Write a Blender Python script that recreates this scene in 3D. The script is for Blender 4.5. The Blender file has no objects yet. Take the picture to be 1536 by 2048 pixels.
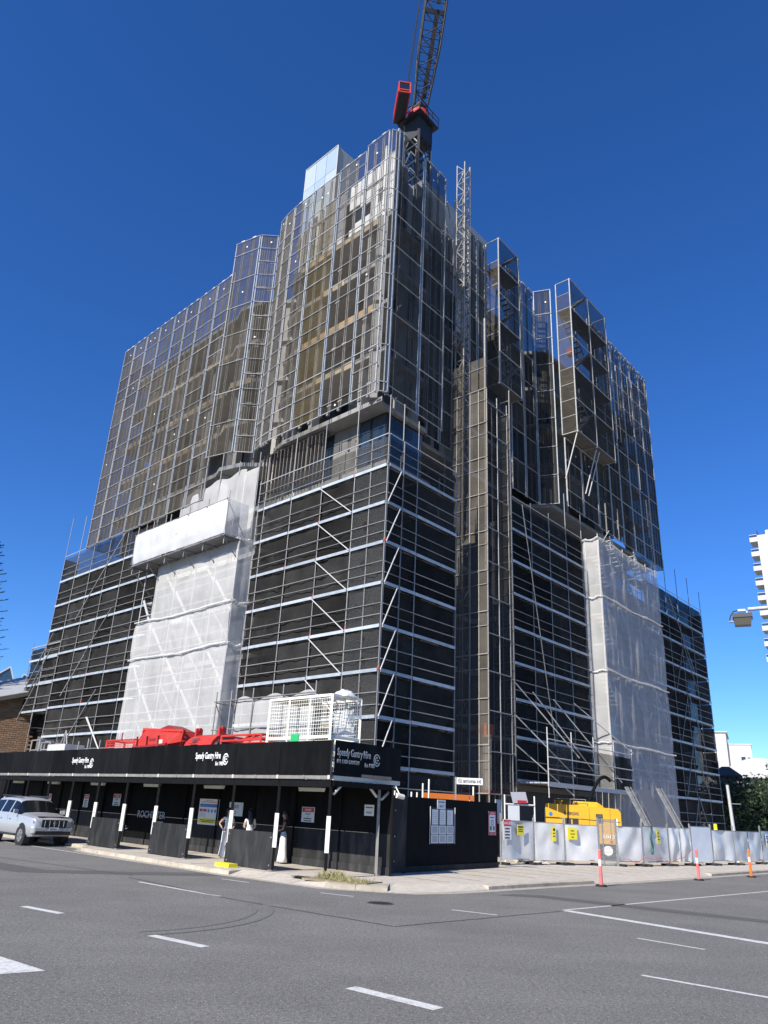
import bpy, bmesh, math, random
from mathutils import Vector, Matrix, noise
R = math.radians
random.seed(7)
S = bpy.context.scene
COL = S.collection

# ------------------------------------------------------------------ camera, sky, sun, exposure
EYE = 2.05
pitch, roll = R(21.667), R(2.7586)
cam_d = bpy.data.cameras.new('camera')
cam_d.sensor_fit = 'VERTICAL'; cam_d.sensor_height = 36.0
cam_d.lens = 1497.0 / 2048.0 * 36.0
cam_d.clip_start = 0.1; cam_d.clip_end = 3000
cam = bpy.data.objects.new('camera', cam_d); COL.objects.link(cam)
_fw = Vector((0, math.cos(pitch), math.sin(pitch))); _u = Vector((0, -math.sin(pitch), math.cos(pitch))); _r = Vector((1, 0, 0))
_rt = _r * math.cos(roll) + _u * math.sin(roll); _up = _u * math.cos(roll) - _r * math.sin(roll)
cam.matrix_world = Matrix(((_rt.x, _up.x, -_fw.x, 0), (_rt.y, _up.y, -_fw.y, 0), (_rt.z, _up.z, -_fw.z, EYE), (0, 0, 0, 1)))
S.camera = cam
SUN_AZ, SUN_EL = R(50.5), R(36.0)        # light travels towards SUN_AZ (from +x, anticlockwise), SUN_EL above the horizon
W = bpy.data.worlds.new('World'); S.world = W; W.use_nodes = True
wn = W.node_tree.nodes; wl = W.node_tree.links
bg = wn['Background']; sky = wn.new('ShaderNodeTexSky'); sky.sky_type = 'NISHITA'; sky.sun_disc = False
sky.sun_elevation = SUN_EL
sky.sun_rotation = math.atan2(-math.cos(SUN_AZ), -math.sin(SUN_AZ))
sky.altitude = 0; sky.air_density = 0.88; sky.dust_density = 0.0; sky.ozone_density = 9.0
hs = wn.new('ShaderNodeHueSaturation'); hs.inputs['Hue'].default_value = .508; hs.inputs['Saturation'].default_value = 1.13      # the deep, slightly polarised blue of a clear dry day
wl.new(sky.outputs[0], hs.inputs['Color']); wl.new(hs.outputs[0], bg.inputs[0]); bg.inputs[1].default_value = 0.128
sun_d = bpy.data.lights.new('sun', 'SUN'); sun_d.energy = 5.0; sun_d.angle = R(0.5); sun_d.color = (1.0, 0.95, 0.87)
sun = bpy.data.objects.new('sun', sun_d); COL.objects.link(sun)
sun.rotation_euler = Vector((math.cos(SUN_AZ) * math.cos(SUN_EL), math.sin(SUN_AZ) * math.cos(SUN_EL), -math.sin(SUN_EL))).to_track_quat('-Z', 'Y').to_euler()
sun.location = (-30, -30, 60)
S.view_settings.view_transform = 'Standard'; S.view_settings.look = 'None'
S.view_settings.exposure = 0.5; S.view_settings.gamma = 1.0; S.view_settings.use_curve_mapping = False
S.render.engine = 'CYCLES'
S.cycles.max_bounces = 8; S.cycles.transparent_max_bounces = 24; S.cycles.diffuse_bounces = 3; S.cycles.glossy_bounces = 3
S.cycles.caustics_reflective = False; S.cycles.caustics_refractive = False
S.cycles.use_denoising = True

# ------------------------------------------------------------------ the two street directions
A, B = R(135.49), R(48.67)
da = Vector((math.cos(A), math.sin(A), 0)); db = Vector((math.cos(B), math.sin(B), 0))
nl = Vector((-da.y, da.x, 0)); nr = Vector((db.y, -db.x, 0))
UP = Vector((0, 0, 1))
CORNER = Vector((0.08, 33.166, 0))          # outer corner of the scaffold
GC = Vector((-1.20, 24.05, 0))              # corner post of the footpath gantry
HC = Vector((0.30, 26.32, 0))               # corner of the black hoarding
def LP(s, n, z): return CORNER + da * s + nl * n + UP * z
def RP(s, n, z): return CORNER + db * s + nr * n + UP * z
def GP(s, n, z): return GC + da * s + nl * n + UP * z
def GE(t, n, z): return GC + db * t + nr * n + UP * z

# ------------------------------------------------------------------ materials
MATS = {}
TINT = {'black_shade_cloth': .45, 'black_shade_cloth_thin': .3, 'screen_mesh': .25, 'screen_mesh_dense': .25, 'screen_mesh_shaded': .3, 'steel_plank': .18, 'galvanised_tube': .2, 'screen_post_steel': .15, 'black_painted_ply': .35, 'black_painted_ply_scuffed_lit': .3, 'raw_wall': .3, 'formwork_timber': .2, 'pale_plywood': .25, 'galvanised_sheet': .1, 'hoist_mesh': .2, 'kerb_concrete': .12}
def P(name, col, rough=0.6, metal=0.0, nscale=0, namt=0.0, bump=0.0, bscale=40, spec=None, stain=0.0, stain_scale=0.6, stain_col=None, stretch=None):
    m = bpy.data.materials.new(name); m.use_nodes = True
    nt = m.node_tree; n = nt.nodes; l = nt.links; b = n['Principled BSDF']
    b.inputs['Base Color'].default_value = (*col, 1); b.inputs['Roughness'].default_value = rough; b.inputs['Metallic'].default_value = metal
    if spec is not None: b.inputs['Specular IOR Level'].default_value = spec
    tc = n.new('ShaderNodeNewGeometry')
    pos = tc.outputs['Position']
    if stretch:
        mp = n.new('ShaderNodeMapping'); mp.inputs['Scale'].default_value = stretch; l.new(pos, mp.inputs[0]); pos = mp.outputs[0]
    cur = None
    if namt:
        t = n.new('ShaderNodeTexNoise'); t.inputs['Scale'].default_value = nscale; t.inputs['Detail'].default_value = 5; l.new(pos, t.inputs['Vector'])
        mr = n.new('ShaderNodeMapRange'); mr.inputs[1].default_value = .3; mr.inputs[2].default_value = .7
        mr.inputs[3].default_value = 1 - namt; mr.inputs[4].default_value = 1 + namt; l.new(t.outputs[0], mr.inputs[0])
        mx = n.new('ShaderNodeMix'); mx.data_type = 'RGBA'; mx.blend_type = 'MULTIPLY'; mx.inputs[0].default_value = 1
        mx.inputs[6].default_value = (*col, 1); l.new(mr.outputs[0], mx.inputs[7]); cur = mx.outputs[2]
    if stain:
        t = n.new('ShaderNodeTexNoise'); t.inputs['Scale'].default_value = stain_scale; t.inputs['Detail'].default_value = 7; t.inputs['Roughness'].default_value = .65; l.new(pos, t.inputs['Vector'])
        mr = n.new('ShaderNodeMapRange'); mr.inputs[1].default_value = .5; mr.inputs[2].default_value = .72; mr.inputs[4].default_value = stain; l.new(t.outputs[0], mr.inputs[0])
        mx = n.new('ShaderNodeMix'); mx.data_type = 'RGBA'; l.new(mr.outputs[0], mx.inputs[0])
        if cur: l.new(cur, mx.inputs[6])
        else: mx.inputs[6].default_value = (*col, 1)
        mx.inputs[7].default_value = (*(stain_col or tuple(c * .5 for c in col)), 1); cur = mx.outputs[2]
    if name in TINT:
        oi = n.new('ShaderNodeObjectInfo'); mr = n.new('ShaderNodeMapRange'); mr.inputs[3].default_value = 1 - TINT[name]; mr.inputs[4].default_value = 1 + TINT[name]; l.new(oi.outputs['Random'], mr.inputs[0])
        mx = n.new('ShaderNodeMix'); mx.data_type = 'RGBA'; mx.blend_type = 'MULTIPLY'; mx.inputs[0].default_value = 1
        if cur: l.new(cur, mx.inputs[6])
        else: mx.inputs[6].default_value = (*col, 1)
        l.new(mr.outputs[0], mx.inputs[7]); cur = mx.outputs[2]
    if cur: l.new(cur, b.inputs['Base Color'])
    if bump:
        t = n.new('ShaderNodeTexNoise'); t.inputs['Scale'].default_value = bscale; t.inputs['Detail'].default_value = 4; l.new(pos, t.inputs['Vector'])
        bp = n.new('ShaderNodeBump'); bp.inputs['Strength'].default_value = bump; bp.inputs['Distance'].default_value = .02; l.new(t.outputs[0], bp.inputs['Height']); l.new(bp.outputs[0], b.inputs['Normal'])
    MATS[name] = m; return m
def veil(name, col, cover, rough=.8, transl=0.0, namt=.15, nscale=1.2, diamond=0.0, spec=.2):
    """Woven mesh or film: the share 'cover' of the surface is thread, the rest is open."""
    m = P(name, col, rough, nscale=nscale, namt=namt, spec=spec)
    nt = m.node_tree; n = nt.nodes; l = nt.links; b = n['Principled BSDF']; out = n['Material Output']
    sh = b.outputs[0]
    if transl:
        tr = n.new('ShaderNodeBsdfTranslucent'); tr.inputs[0].default_value = (*col, 1)
        ms = n.new('ShaderNodeMixShader'); ms.inputs[0].default_value = transl; l.new(sh, ms.inputs[1]); l.new(tr.outputs[0], ms.inputs[2]); sh = ms.outputs[0]
    tp = n.new('ShaderNodeBsdfTransparent'); ms = n.new('ShaderNodeMixShader'); l.new(tp.outputs[0], ms.inputs[1]); l.new(sh, ms.inputs[2])
    g = n.new('ShaderNodeNewGeometry'); t = n.new('ShaderNodeTexNoise'); t.inputs['Scale'].default_value = .7; t.inputs['Detail'].default_value = 4; l.new(g.outputs['Position'], t.inputs['Vector'])
    mr = n.new('ShaderNodeMapRange'); mr.inputs[1].default_value = .3; mr.inputs[2].default_value = .7; mr.inputs[3].default_value = max(0, cover - .06); mr.inputs[4].default_value = min(1, cover + .06)
    l.new(t.outputs[0], mr.inputs[0]); l.new(mr.outputs[0], ms.inputs[0]); l.new(ms.outputs[0], out.inputs[0])
    return m
def wire(name, col, pitch_m, frac, rough=.5, metal=.3):
    """Open wire mesh: procedural square lattice of wires in object UV metres, the holes are open."""
    m = P(name, col, rough, metal)
    nt = m.node_tree; n = nt.nodes; l = nt.links; b = n['Principled BSDF']; out = n['Material Output']
    uv = n.new('ShaderNodeUVMap'); sp = n.new('ShaderNodeSeparateXYZ'); l.new(uv.outputs[0], sp.inputs[0])
    outs = []
    for k in (0, 1):
        d = n.new('ShaderNodeMath'); d.operation = 'DIVIDE'; d.inputs[1].default_value = pitch_m; l.new(sp.outputs[k], d.inputs[0])
        f = n.new('ShaderNodeMath'); f.operation = 'FRACT'; l.new(d.outputs[0], f.inputs[0])
        q = n.new('ShaderNodeMath'); q.operation = 'LESS_THAN'; q.inputs[1].default_value = frac; l.new(f.outputs[0], q.inputs[0]); outs.append(q)
    mx = n.new('ShaderNodeMath'); mx.operation = 'MAXIMUM'; l.new(outs[0].outputs[0], mx.inputs[0]); l.new(outs[1].outputs[0], mx.inputs[1])
    tp = n.new('ShaderNodeBsdfTransparent'); ms = n.new('ShaderNodeMixShader'); l.new(mx.outputs[0], ms.inputs[0]); l.new(tp.outputs[0], ms.inputs[1]); l.new(b.outputs[0], ms.inputs[2]); l.new(ms.outputs[0], out.inputs[0])
    return m
def glass(name, tint=(.02, .03, .04), rough=.04):
    m = P(name, tint, rough, 0.0, spec=.9); return m

def road_mat(name, base, dark, light):
    m = P(name, base, .9, spec=.2); nt = m.node_tree; n = nt.nodes; l = nt.links; b = n['Principled BSDF']
    g = n.new('ShaderNodeNewGeometry'); pos = g.outputs['Position']
    def nz(scale, detail, rough, lo, hi, a, b_, vec=pos):
        t = n.new('ShaderNodeTexNoise'); t.inputs['Scale'].default_value = scale; t.inputs['Detail'].default_value = detail; t.inputs['Roughness'].default_value = rough; l.new(vec, t.inputs['Vector'])
        r = n.new('ShaderNodeMapRange'); r.inputs[1].default_value = lo; r.inputs[2].default_value = hi; r.inputs[3].default_value = a; r.inputs[4].default_value = b_; l.new(t.outputs[0], r.inputs[0]); return r.outputs[0]
    def mix(f, a, b_, mode='MIX'):
        x = n.new('ShaderNodeMix'); x.data_type = 'RGBA'; x.blend_type = mode
        if isinstance(f, float): x.inputs[0].default_value = f
        else: l.new(f, x.inputs[0])
        for k, v in ((6, a), (7, b_)):
            if isinstance(v, tuple): x.inputs[k].default_value = (*v, 1)
            else: l.new(v, x.inputs[k])
        return x.outputs[2]
    mp = n.new('ShaderNodeMapping'); mp.inputs['Rotation'].default_value = (0, 0, -A0); mp.inputs['Scale'].default_value = (.12, 1, 1); l.new(pos, mp.inputs[0])
    c = mix(nz(.35, 5, .6, .4, .65, 0, .85), base, dark)                      # broad worn areas
    c = mix(nz(1.1, 5, .65, .45, .68, 0, .55, mp.outputs[0]), c, dark)        # streaks along the traffic
    c = mix(nz(3.2, 8, .75, .55, .75, 0, .5), c, light)                       # dusty bloom
    c = mix(1.0, c, nz(17, 5, .85, .33, .67, .52, 1.5), 'MULTIPLY')           # aggregate
    c = mix(nz(45, 1, .5, .62, .68, 0, .8), c, tuple(v * 2.0 for v in light)) # pale stone chips
    l.new(c, b.inputs['Base Color'])
    bp = n.new('ShaderNodeBump'); bp.inputs['Strength'].default_value = .6; bp.inputs['Distance'].default_value = .012; l.new(nz(60, 4, .7, .3, .7, 0, 1), bp.inputs['Height']); l.new(bp.outputs[0], b.inputs['Normal'])
    return m
A0 = R(135.49)
asphalt = road_mat('asphalt', (.194, .185, .168), (.148, .141, .129), (.240, .228, .206))
asphalt_dark = P('asphalt_patch', (.118, .114, .107), .9, nscale=70, namt=.3, bump=.4, bscale=160, spec=.2)
tar = P('crack_tar', (.02, .02, .021), .7, nscale=20, namt=.3)
rubber = P('rubber_trace', (.145, .14, .13), .85, nscale=60, namt=.35)
paint = P('road_paint', (.62, .61, .57), .75, nscale=30, namt=.2, stain=.85, stain_scale=7, stain_col=(.26, .255, .24))
concrete_path = P('path_concrete', (.50, .445, .365), .9, nscale=5, namt=.12, bump=.25, bscale=60, stain=.5, stain_scale=.9, stain_col=(.38, .34, .285))
concrete_kerb = P('kerb_concrete', (.46, .40, .31), .9, nscale=6, namt=.2, bump=.3, stain=.6, stain_scale=1.5, stain_col=(.2, .18, .15))
gutter_c = P('gutter_concrete', (.40, .36, .29), .9, nscale=8, namt=.2, stain=.5, stain_scale=1.2, stain_col=(.22, .2, .17))
galv = P('galvanised_tube', (.27, .265, .255), .5, .15, nscale=14, namt=.22)
mast_m = P('mast_steel', (.30, .28, .25), .6, .1, nscale=8, namt=.2)
galv_dk = P('galvanised_weathered', (.19, .185, .18), .6, .1, nscale=10, namt=.25)
steel_w = P('pale_steel', (.50, .49, .47), .55, .1, nscale=12, namt=.15)
screen_post = P('screen_post_steel', (.36, .355, .34), .5, .15, nscale=6, namt=.2)
screen_blue = P('screen_post_blue_steel', (.26, .29, .32), .5, .1, nscale=6, namt=.2)
stiff_m = P('screen_stiffener', (.40, .375, .33), .6, .2, nscale=4, namt=.25)
plank_m = P('steel_plank', (.40, .44, .47), .5, .1, nscale=3, namt=.15, stain=.35, stain_scale=2.5, stain_col=(.3, .3, .3))
deck_m = P('deck_board', (.17, .155, .135), .8, nscale=4, namt=.2)
black_cloth = veil('black_shade_cloth', (.024, .0232, .0215), .92, .9, spec=.04, namt=.3, nscale=.9)
black_thin = veil('black_shade_cloth_thin', (.035, .034, .032), .60, .9, spec=.04)
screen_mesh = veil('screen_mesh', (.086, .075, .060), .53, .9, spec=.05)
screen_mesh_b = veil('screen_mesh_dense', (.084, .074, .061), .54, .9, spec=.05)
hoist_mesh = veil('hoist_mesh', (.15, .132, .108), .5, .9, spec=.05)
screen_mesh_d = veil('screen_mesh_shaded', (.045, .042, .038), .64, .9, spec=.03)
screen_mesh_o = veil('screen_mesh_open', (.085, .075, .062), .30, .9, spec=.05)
screen_mesh_t = veil('screen_mesh_tan', (.105, .083, .045), .5, .9, spec=.05)
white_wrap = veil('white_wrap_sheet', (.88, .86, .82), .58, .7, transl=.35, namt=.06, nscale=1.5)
white_wrap_s = veil('white_wrap_sheet_shade', (.70, .665, .645), .6, .7, transl=.25, namt=.06, nscale=1.5)  # greyer copy for the right tower's front, its shade put into the colour
white_wrap_b = veil('white_wrap_sheet_double', (.78, .78, .77), .82, .7, transl=.3, namt=.06, nscale=1.5)
red_clip = P('red_coupler', (.5, .06, .05), .6)
slab_m = P('slab_concrete', (.36, .35, .33), .85, nscale=2, namt=.15, stain=.4, stain_scale=.5)
wall_m = P('raw_wall', (.24, .225, .20), .9, nscale=1.5, namt=.2, stain=.4, stain_scale=.6)
wall_dk = P('dark_render_wall', (.13, .13, .135), .85, nscale=2, namt=.12)
wall_w = P('white_precast', (.80, .79, .76), .8, nscale=1.2, namt=.05, stain=.2, stain_scale=.8, stain_col=(.62, .6, .56))
wall_g = P('grey_precast', (.36, .36, .355), .8, nscale=1.2, namt=.08)
timber = P('formwork_timber', (.50, .34, .18), .8, nscale=5, namt=.2)
timber_pale = P('pale_plywood', (.52, .42, .28), .8, nscale=5, namt=.15)
glass_dk = glass('dark_glass', (.012, .018, .026), .05)
glass_bl = glass('blue_glass', (.03, .05, .075), .04)
frame_dk = P('dark_frame', (.03, .03, .032), .5, .2)
fin_m = P('bronze_fin', (.17, .145, .12), .6, .2, nscale=8, namt=.15)
black_ply = P('black_painted_ply', (.0075, .0075, .008), .7, nscale=2.5, namt=.3, stain=.5, stain_scale=1.6, stain_col=(.018, .018, .018), spec=.06, stretch=(1, 1, .35))
black_ply2 = P('black_painted_ply_scuffed_lit', (.03, .03, .0305), .6, nscale=3, namt=.3, stain=.75, stain_scale=2.6, stain_col=(.075, .075, .074), spec=.1, stretch=(1.2, 1.2, .3))  # scuffs plus a lifted base that puts sunlight into the colour
black_steel = P('black_steel', (.009, .009, .0095), .7, 0, nscale=8, namt=.2, spec=.08)
white_sleeve = P('white_sleeve', (.78, .76, .70), .6, nscale=8, namt=.06, stain=.4, stain_scale=5, stain_col=(.5, .48, .43))
cream_steel = P('cream_steel', (.62, .58, .48), .6, .1, nscale=6, namt=.1, stain=.5, stain_scale=3, stain_col=(.38, .34, .27))
beam_grey = P('gantry_beam_grey', (.25, .235, .21), .6, .2, nscale=5, namt=.2, stain=.5, stain_scale=3, stain_col=(.2, .18, .16))
lamp_m = P('lamp_diffuser', (.75, .68, .48), .5)
red_m = P('red_paint', (.50, .03, .018), .5, nscale=3, namt=.15, stain=.3, stain_scale=2, stain_col=(.45, .06, .04))
red_dk = P('dark_red_paint', (.24, .018, .015), .5, nscale=3, namt=.2)
white_m = P('white_paint', (.80, .77, .67), .55, nscale=3, namt=.06, stain=.3, stain_scale=3, stain_col=(.5, .48, .42))
white_wire = wire('white_wire_mesh', (.80, .77, .66), .12, .11, metal=0)
grey_wire = wire('grey_wire_mesh', (.36, .37, .37), .055, .3)
chain_wire = wire('chain_mesh', (.16, .16, .155), .07, .07, metal=.1)
green_m = P('green_sign', (.02, .42, .12), .5)
yellow_m = P('yellow_paint', (.66, .35, .012), .38, nscale=1.5, namt=.06, stain=.15, stain_scale=2, stain_col=(.6, .33, .03))
blue_m = P('blue_paint', (.02, .09, .32), .45)
tyre_m = P('tyre_rubber', (.014, .014, .015), .8, nscale=10, namt=.2)
sheet_metal = P('galvanised_sheet', (.70, .69, .66), .4, .12, nscale=1.4, namt=.1, bump=1.0, bscale=1.6, stain=.25, stain_scale=2.5, stain_col=(.42, .38, .3))
sheet_white = P('white_sheet_panel', (.78, .80, .80), .5, nscale=2, namt=.05)
orange_m = P('orange_plastic', (.85, .16, .02), .55)
pink_m = P('faded_pink_plastic', (.80, .16, .15), .6, nscale=6, namt=.15)
orange_b = P('orange_banner', (.85, .22, .03), .6)
sign_white = P('sign_white', (.75, .75, .73), .5)
sign_red = P('sign_red', (.55, .03, .035), .5)
sign_blue = P('sign_blue', (.02, .16, .45), .5)
sign_yellow = P('sign_yellow', (.78, .66, .03), .5)
sign_black = P('sign_black', (.015, .015, .015), .5)
ink = P('dark_ink', (.05, .05, .05), .6)
letter_white = P('white_lettering', (.80, .80, .78), .5)
letter_grey = P('grey_lettering', (.42, .42, .42), .5)
crane_dk = P('crane_black_steel', (.02, .02, .023), .6, .0, nscale=3, namt=.2)
crane_lit = P('crane_lit_steel', (.30, .30, .29), .5, .3, nscale=3, namt=.15)  # lit tone of the mast steel, sunlight put into the colour
brick_c = [P('brown_brick_%d' % i, c, .9, nscale=20, namt=.2) for i, c in enumerate([(.17, .105, .06), (.145, .088, .052), (.19, .118, .07)])]
mortar = P('mortar', (.135, .095, .062), .95)
ochre = P('ochre_render', (.30, .17, .045), .85, nscale=2, namt=.15)
roof_grey = P('grey_metal_roof', (.36, .36, .35), .6, .2, nscale=3, namt=.1)
roof_dk = P('dark_roof', (.05, .042, .036), .8, nscale=4, namt=.2)
bld_white = P('white_building_paint', (.52, .51, .485), .8, nscale=.8, namt=.05)
bld_cream = P('cream_building_paint', (.66, .62, .55), .8, nscale=.8, namt=.06)
bark = P('bark', (.09, .065, .045), .95, nscale=6, namt=.3)
leaf_a = P('leaf_dark', (.028, .048, .018), .6, nscale=3, namt=.4)
leaf_b = P('leaf_mid', (.05, .08, .028), .6, nscale=3, namt=.4)
needle = P('pine_needle', (.05, .075, .04), .7, nscale=3, namt=.35)
dry_grass = P('dry_grass', (.30, .27, .12), .9, nscale=8, namt=.3)
soil = P('dry_soil', (.24, .19, .11), .95, nscale=9, namt=.3)
car_paint = P('silver_car_paint', (.46, .465, .465), .26, .35)
car_glass = P('car_glass', (.006, .007, .008), .12, spec=.25)
chrome = P('chrome', (.7, .7, .7), .15, 1.0)
plastic_dk = P('black_plastic', (.02, .02, .022), .55)
head_glass = P('headlight_glass', (.5, .52, .55), .1, .3)
skin_m = P('skin', (.42, .24, .16), .55)
hair_m = P('dark_hair', (.016, .011, .009), .45, nscale=30, namt=.3)
cloth_w = P('white_cloth', (.80, .79, .76), .85, nscale=6, namt=.05, bump=.4, bscale=14)
cloth_d = P('dark_patterned_cloth', (.05, .045, .045), .85, nscale=14, namt=.6)
shoe_m = P('shoe_dark', (.03, .025, .02), .6)
yellow_pl = P('yellow_plastic', (.80, .72, .03), .5)
rope_m = P('wire_rope', (.03, .03, .035), .5, .4)

# ------------------------------------------------------------------ builders
WM = {}
def put(name, data, M, parent=None):
    o = bpy.data.objects.new(name, data); COL.objects.link(o)
    if parent is not None:
        o.parent = parent; o.matrix_parent_inverse = WM[parent.name].inverted()
    o.matrix_basis = M; WM[o.name] = M.copy()
    return o
def tag(o, label, cat=None, group=None, kind=None):
    o['label'] = label
    if cat: o['category'] = cat
    if group: o['group'] = group
    if kind: o['kind'] = kind
    return o
def thing(name, label, cat, loc, group=None):
    o = put(name, None, Matrix.Translation(loc)); o.empty_display_size = .2
    return tag(o, label, cat, group)
_unit = {}
def unit(kind, mat):
    k = (kind, mat.name)
    if k in _unit: return _unit[k]
    bm = bmesh.new()
    if kind == 'box':
        bmesh.ops.create_cube(bm, size=1.0)
    elif kind == 'sheet':
        bmesh.ops.create_grid(bm, x_segments=1, y_segments=1, size=.5)
    else:
        seg = int(kind[3:])
        bmesh.ops.create_cone(bm, cap_ends=True, segments=seg, radius1=1, radius2=1, depth=1)
        for f in bm.faces:
            if len(f.verts) == 4: f.smooth = True
    me = bpy.data.meshes.new(kind); bm.to_mesh(me); bm.free(); me.materials.append(mat); _unit[k] = me
    return me
def basis(x, y, z, o):
    return Matrix(((x.x, y.x, z.x, o.x), (x.y, y.y, z.y, o.y), (x.z, y.z, z.z, o.z), (0, 0, 0, 1)))
def axes(d, hint=UP):
    d = d.normalized()
    x = hint.cross(d)
    if x.length < 1e-4: x = Vector((1, 0, 0)).cross(d) if abs(d.x) < .9 else Vector((0, 1, 0)).cross(d)
    x.normalize(); return x, d.cross(x), d
def tube(name, p, q, r, mat, parent=None, seg=6):
    d = q - p; x, y, z = axes(d)
    return put(name, unit('cyl%d' % seg, mat), basis(x * r, y * r, d, (p + q) / 2), parent)
def bar(name, p, q, w, h, mat, parent=None, hint=UP):
    """rectangular bar from p to q, w across (horizontal), h along the hint direction"""
    d = q - p; x, y, z = axes(d, hint)
    return put(name, unit('box', mat), basis(x * w, y * h, d, (p + q) / 2), parent)
def brick(name, c, u, v, w_, du, dv, dw, mat, parent=None):
    """box centred on c with axes u, v, w_ and sizes du, dv, dw"""
    return put(name, unit('box', mat), basis(u * du, v * dv, w_ * dw, c), parent)
def sheet(name, c, u, v, w_, du, dv, dw, mat, parent=None):
    return put(name, unit('sheet', mat), basis(u * du, v * dv, w_, c), parent)
def board(name, o, u, v, w, h, t, mat, parent=None):
    """flat box: corner o (back plane), width w along u, height h along v, thickness t along u x v"""
    n = u.cross(v).normalized()
    return brick(name, o + u * w / 2 + v * h / 2 + n * t / 2, u, v, n, w, h, t, mat, parent)
def mesh(name, verts, faces, mat, parent=None, smooth=False, org=None, mats=None, mi=None):
    org = org if org is not None else (WM[parent.name].translation.copy() if parent is not None else Vector((0, 0, 0)))
    me = bpy.data.meshes.new(name); me.from_pydata([tuple(Vector(v) - org) for v in verts], [], faces)
    for m in (mats or [mat]): me.materials.append(m)
    if smooth:
        for p in me.polygons: p.use_smooth = True
    if mi:
        for p, k in zip(me.polygons, mi): p.material_index = k
    me.update()
    return put(name, me, Matrix.Translation(org), parent)
class MB:
    def __init__(s): s.v = []; s.f = []; s.m = []
    def box(s, c, u, v, w, du, dv, dw, k=0):
        i = len(s.v)
        for a in (-.5, .5):
            for b_ in (-.5, .5):
                for c_ in (-.5, .5): s.v.append(c + u * du * a + v * dv * b_ + w * dw * c_)
        for q in ((0, 1, 3, 2), (4, 6, 7, 5), (0, 4, 5, 1), (2, 3, 7, 6), (0, 2, 6, 4), (1, 5, 7, 3)): s.f.append([i + t for t in q]); s.m.append(k)
    def bar(s, p, q, w, h, hint=UP, k=0):
        d = q - p; x, y, z = axes(d, hint); s.box((p + q) / 2, x, y, z, w, h, d.length, k)
    def cyl(s, p, q, r, r2=None, seg=8, k=0, cap=True):
        r2 = r if r2 is None else r2; x, y, z = axes(q - p); i = len(s.v)
        for c, rr in ((p, r), (q, r2)):
            for j in range(seg):
                t = 2 * math.pi * j / seg; s.v.append(c + x * rr * math.cos(t) + y * rr * math.sin(t))
        for j in range(seg): s.f.append([i + j, i + (j + 1) % seg, i + seg + (j + 1) % seg, i + seg + j]); s.m.append(k)
        if cap: s.f.append([i + j for j in range(seg)][::-1]); s.m.append(k); s.f.append([i + seg + j for j in range(seg)]); s.m.append(k)
    def prism(s, pts, ext, k=0):
        """closed polygon pts (Vectors) extruded by vector ext"""
        i = len(s.v); n = len(pts); s.v += list(pts) + [p + ext for p in pts]
        s.f.append([i + j for j in range(n)][::-1]); s.m.append(k); s.f.append([i + n + j for j in range(n)]); s.m.append(k)
        for j in range(n): s.f.append([i + j, i + (j + 1) % n, i + n + (j + 1) % n, i + n + j]); s.m.append(k)
    def quad(s, a, b_, c, d, k=0):
        i = len(s.v); s.v += [a, b_, c, d]; s.f.append([i, i + 1, i + 2, i + 3]); s.m.append(k)
    def loft(s, rings, k=0, caps=True):
        i = len(s.v); n = len(rings[0])
        for r_ in rings: s.v += list(r_)
        for a in range(len(rings) - 1):
            for j in range(n): s.f.append([i + a * n + j, i + a * n + (j + 1) % n, i + (a + 1) * n + (j + 1) % n, i + (a + 1) * n + j]); s.m.append(k)
        if caps: s.f.append([i + j for j in range(n)][::-1]); s.m.append(k); s.f.append([i + (len(rings) - 1) * n + j for j in range(n)]); s.m.append(k)
    def build(s, name, mats, parent=None, smooth=False, fix=True):
        mats = mats if isinstance(mats, (list, tuple)) else [mats]
        o = mesh(name, s.v, s.f, None, parent, smooth, mats=mats, mi=s.m)
        if fix:
            bm = bmesh.new(); bm.from_mesh(o.data); bmesh.ops.recalc_face_normals(bm, faces=bm.faces); bm.to_mesh(o.data); bm.free()
        return o
def slab(name, pts, z0, z1, mat, parent=None):
    m = MB(); m.prism([Vector((p.x, p.y, z0)) for p in pts], UP * (z1 - z0)); return m.build(name, mat, parent)
def grid(name, fn, nu, nv, mat, parent=None, smooth=True, uvw=None):
    v = [fn(i / nu, j / nv) for j in range(nv + 1) for i in range(nu + 1)]
    f = [[j * (nu + 1) + i, j * (nu + 1) + i + 1, (j + 1) * (nu + 1) + i + 1, (j + 1) * (nu + 1) + i] for j in range(nv) for i in range(nu)]
    o = mesh(name, v, f, mat, parent, smooth)
    if uvw:
        uv = o.data.uv_layers.new(name='UVMap')
        for li, lp in enumerate(o.data.loops):
            k = lp.vertex_index; uv.data[li].uv = ((k % (nu + 1)) / nu * uvw[0], (k // (nu + 1)) / nv * uvw[1])
    return o
def wirepanel(name, o, u, v, w, h, mat, parent, rot=0):
    """single plane of wire mesh with UVs in metres; rot=1 turns the lattice to diamonds"""
    me = bpy.data.meshes.new(name); org = WM[parent.name].translation
    vs = [o, o + u * w, o + u * w + v * h, o + v * h]
    me.from_pydata([tuple(p - org) for p in vs], [], [(0, 1, 2, 3)]); me.materials.append(mat)
    uv = me.uv_layers.new(name='UVMap')
    for k, (a, b_) in enumerate(((0, 0), (w, 0), (w, h), (0, h))):
        uv.data[k].uv = (a, b_) if not rot else ((a + b_) * .707 + 20, (a - b_) * .707 + 20)
    return put(name, me, Matrix.Translation(org), parent)
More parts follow.
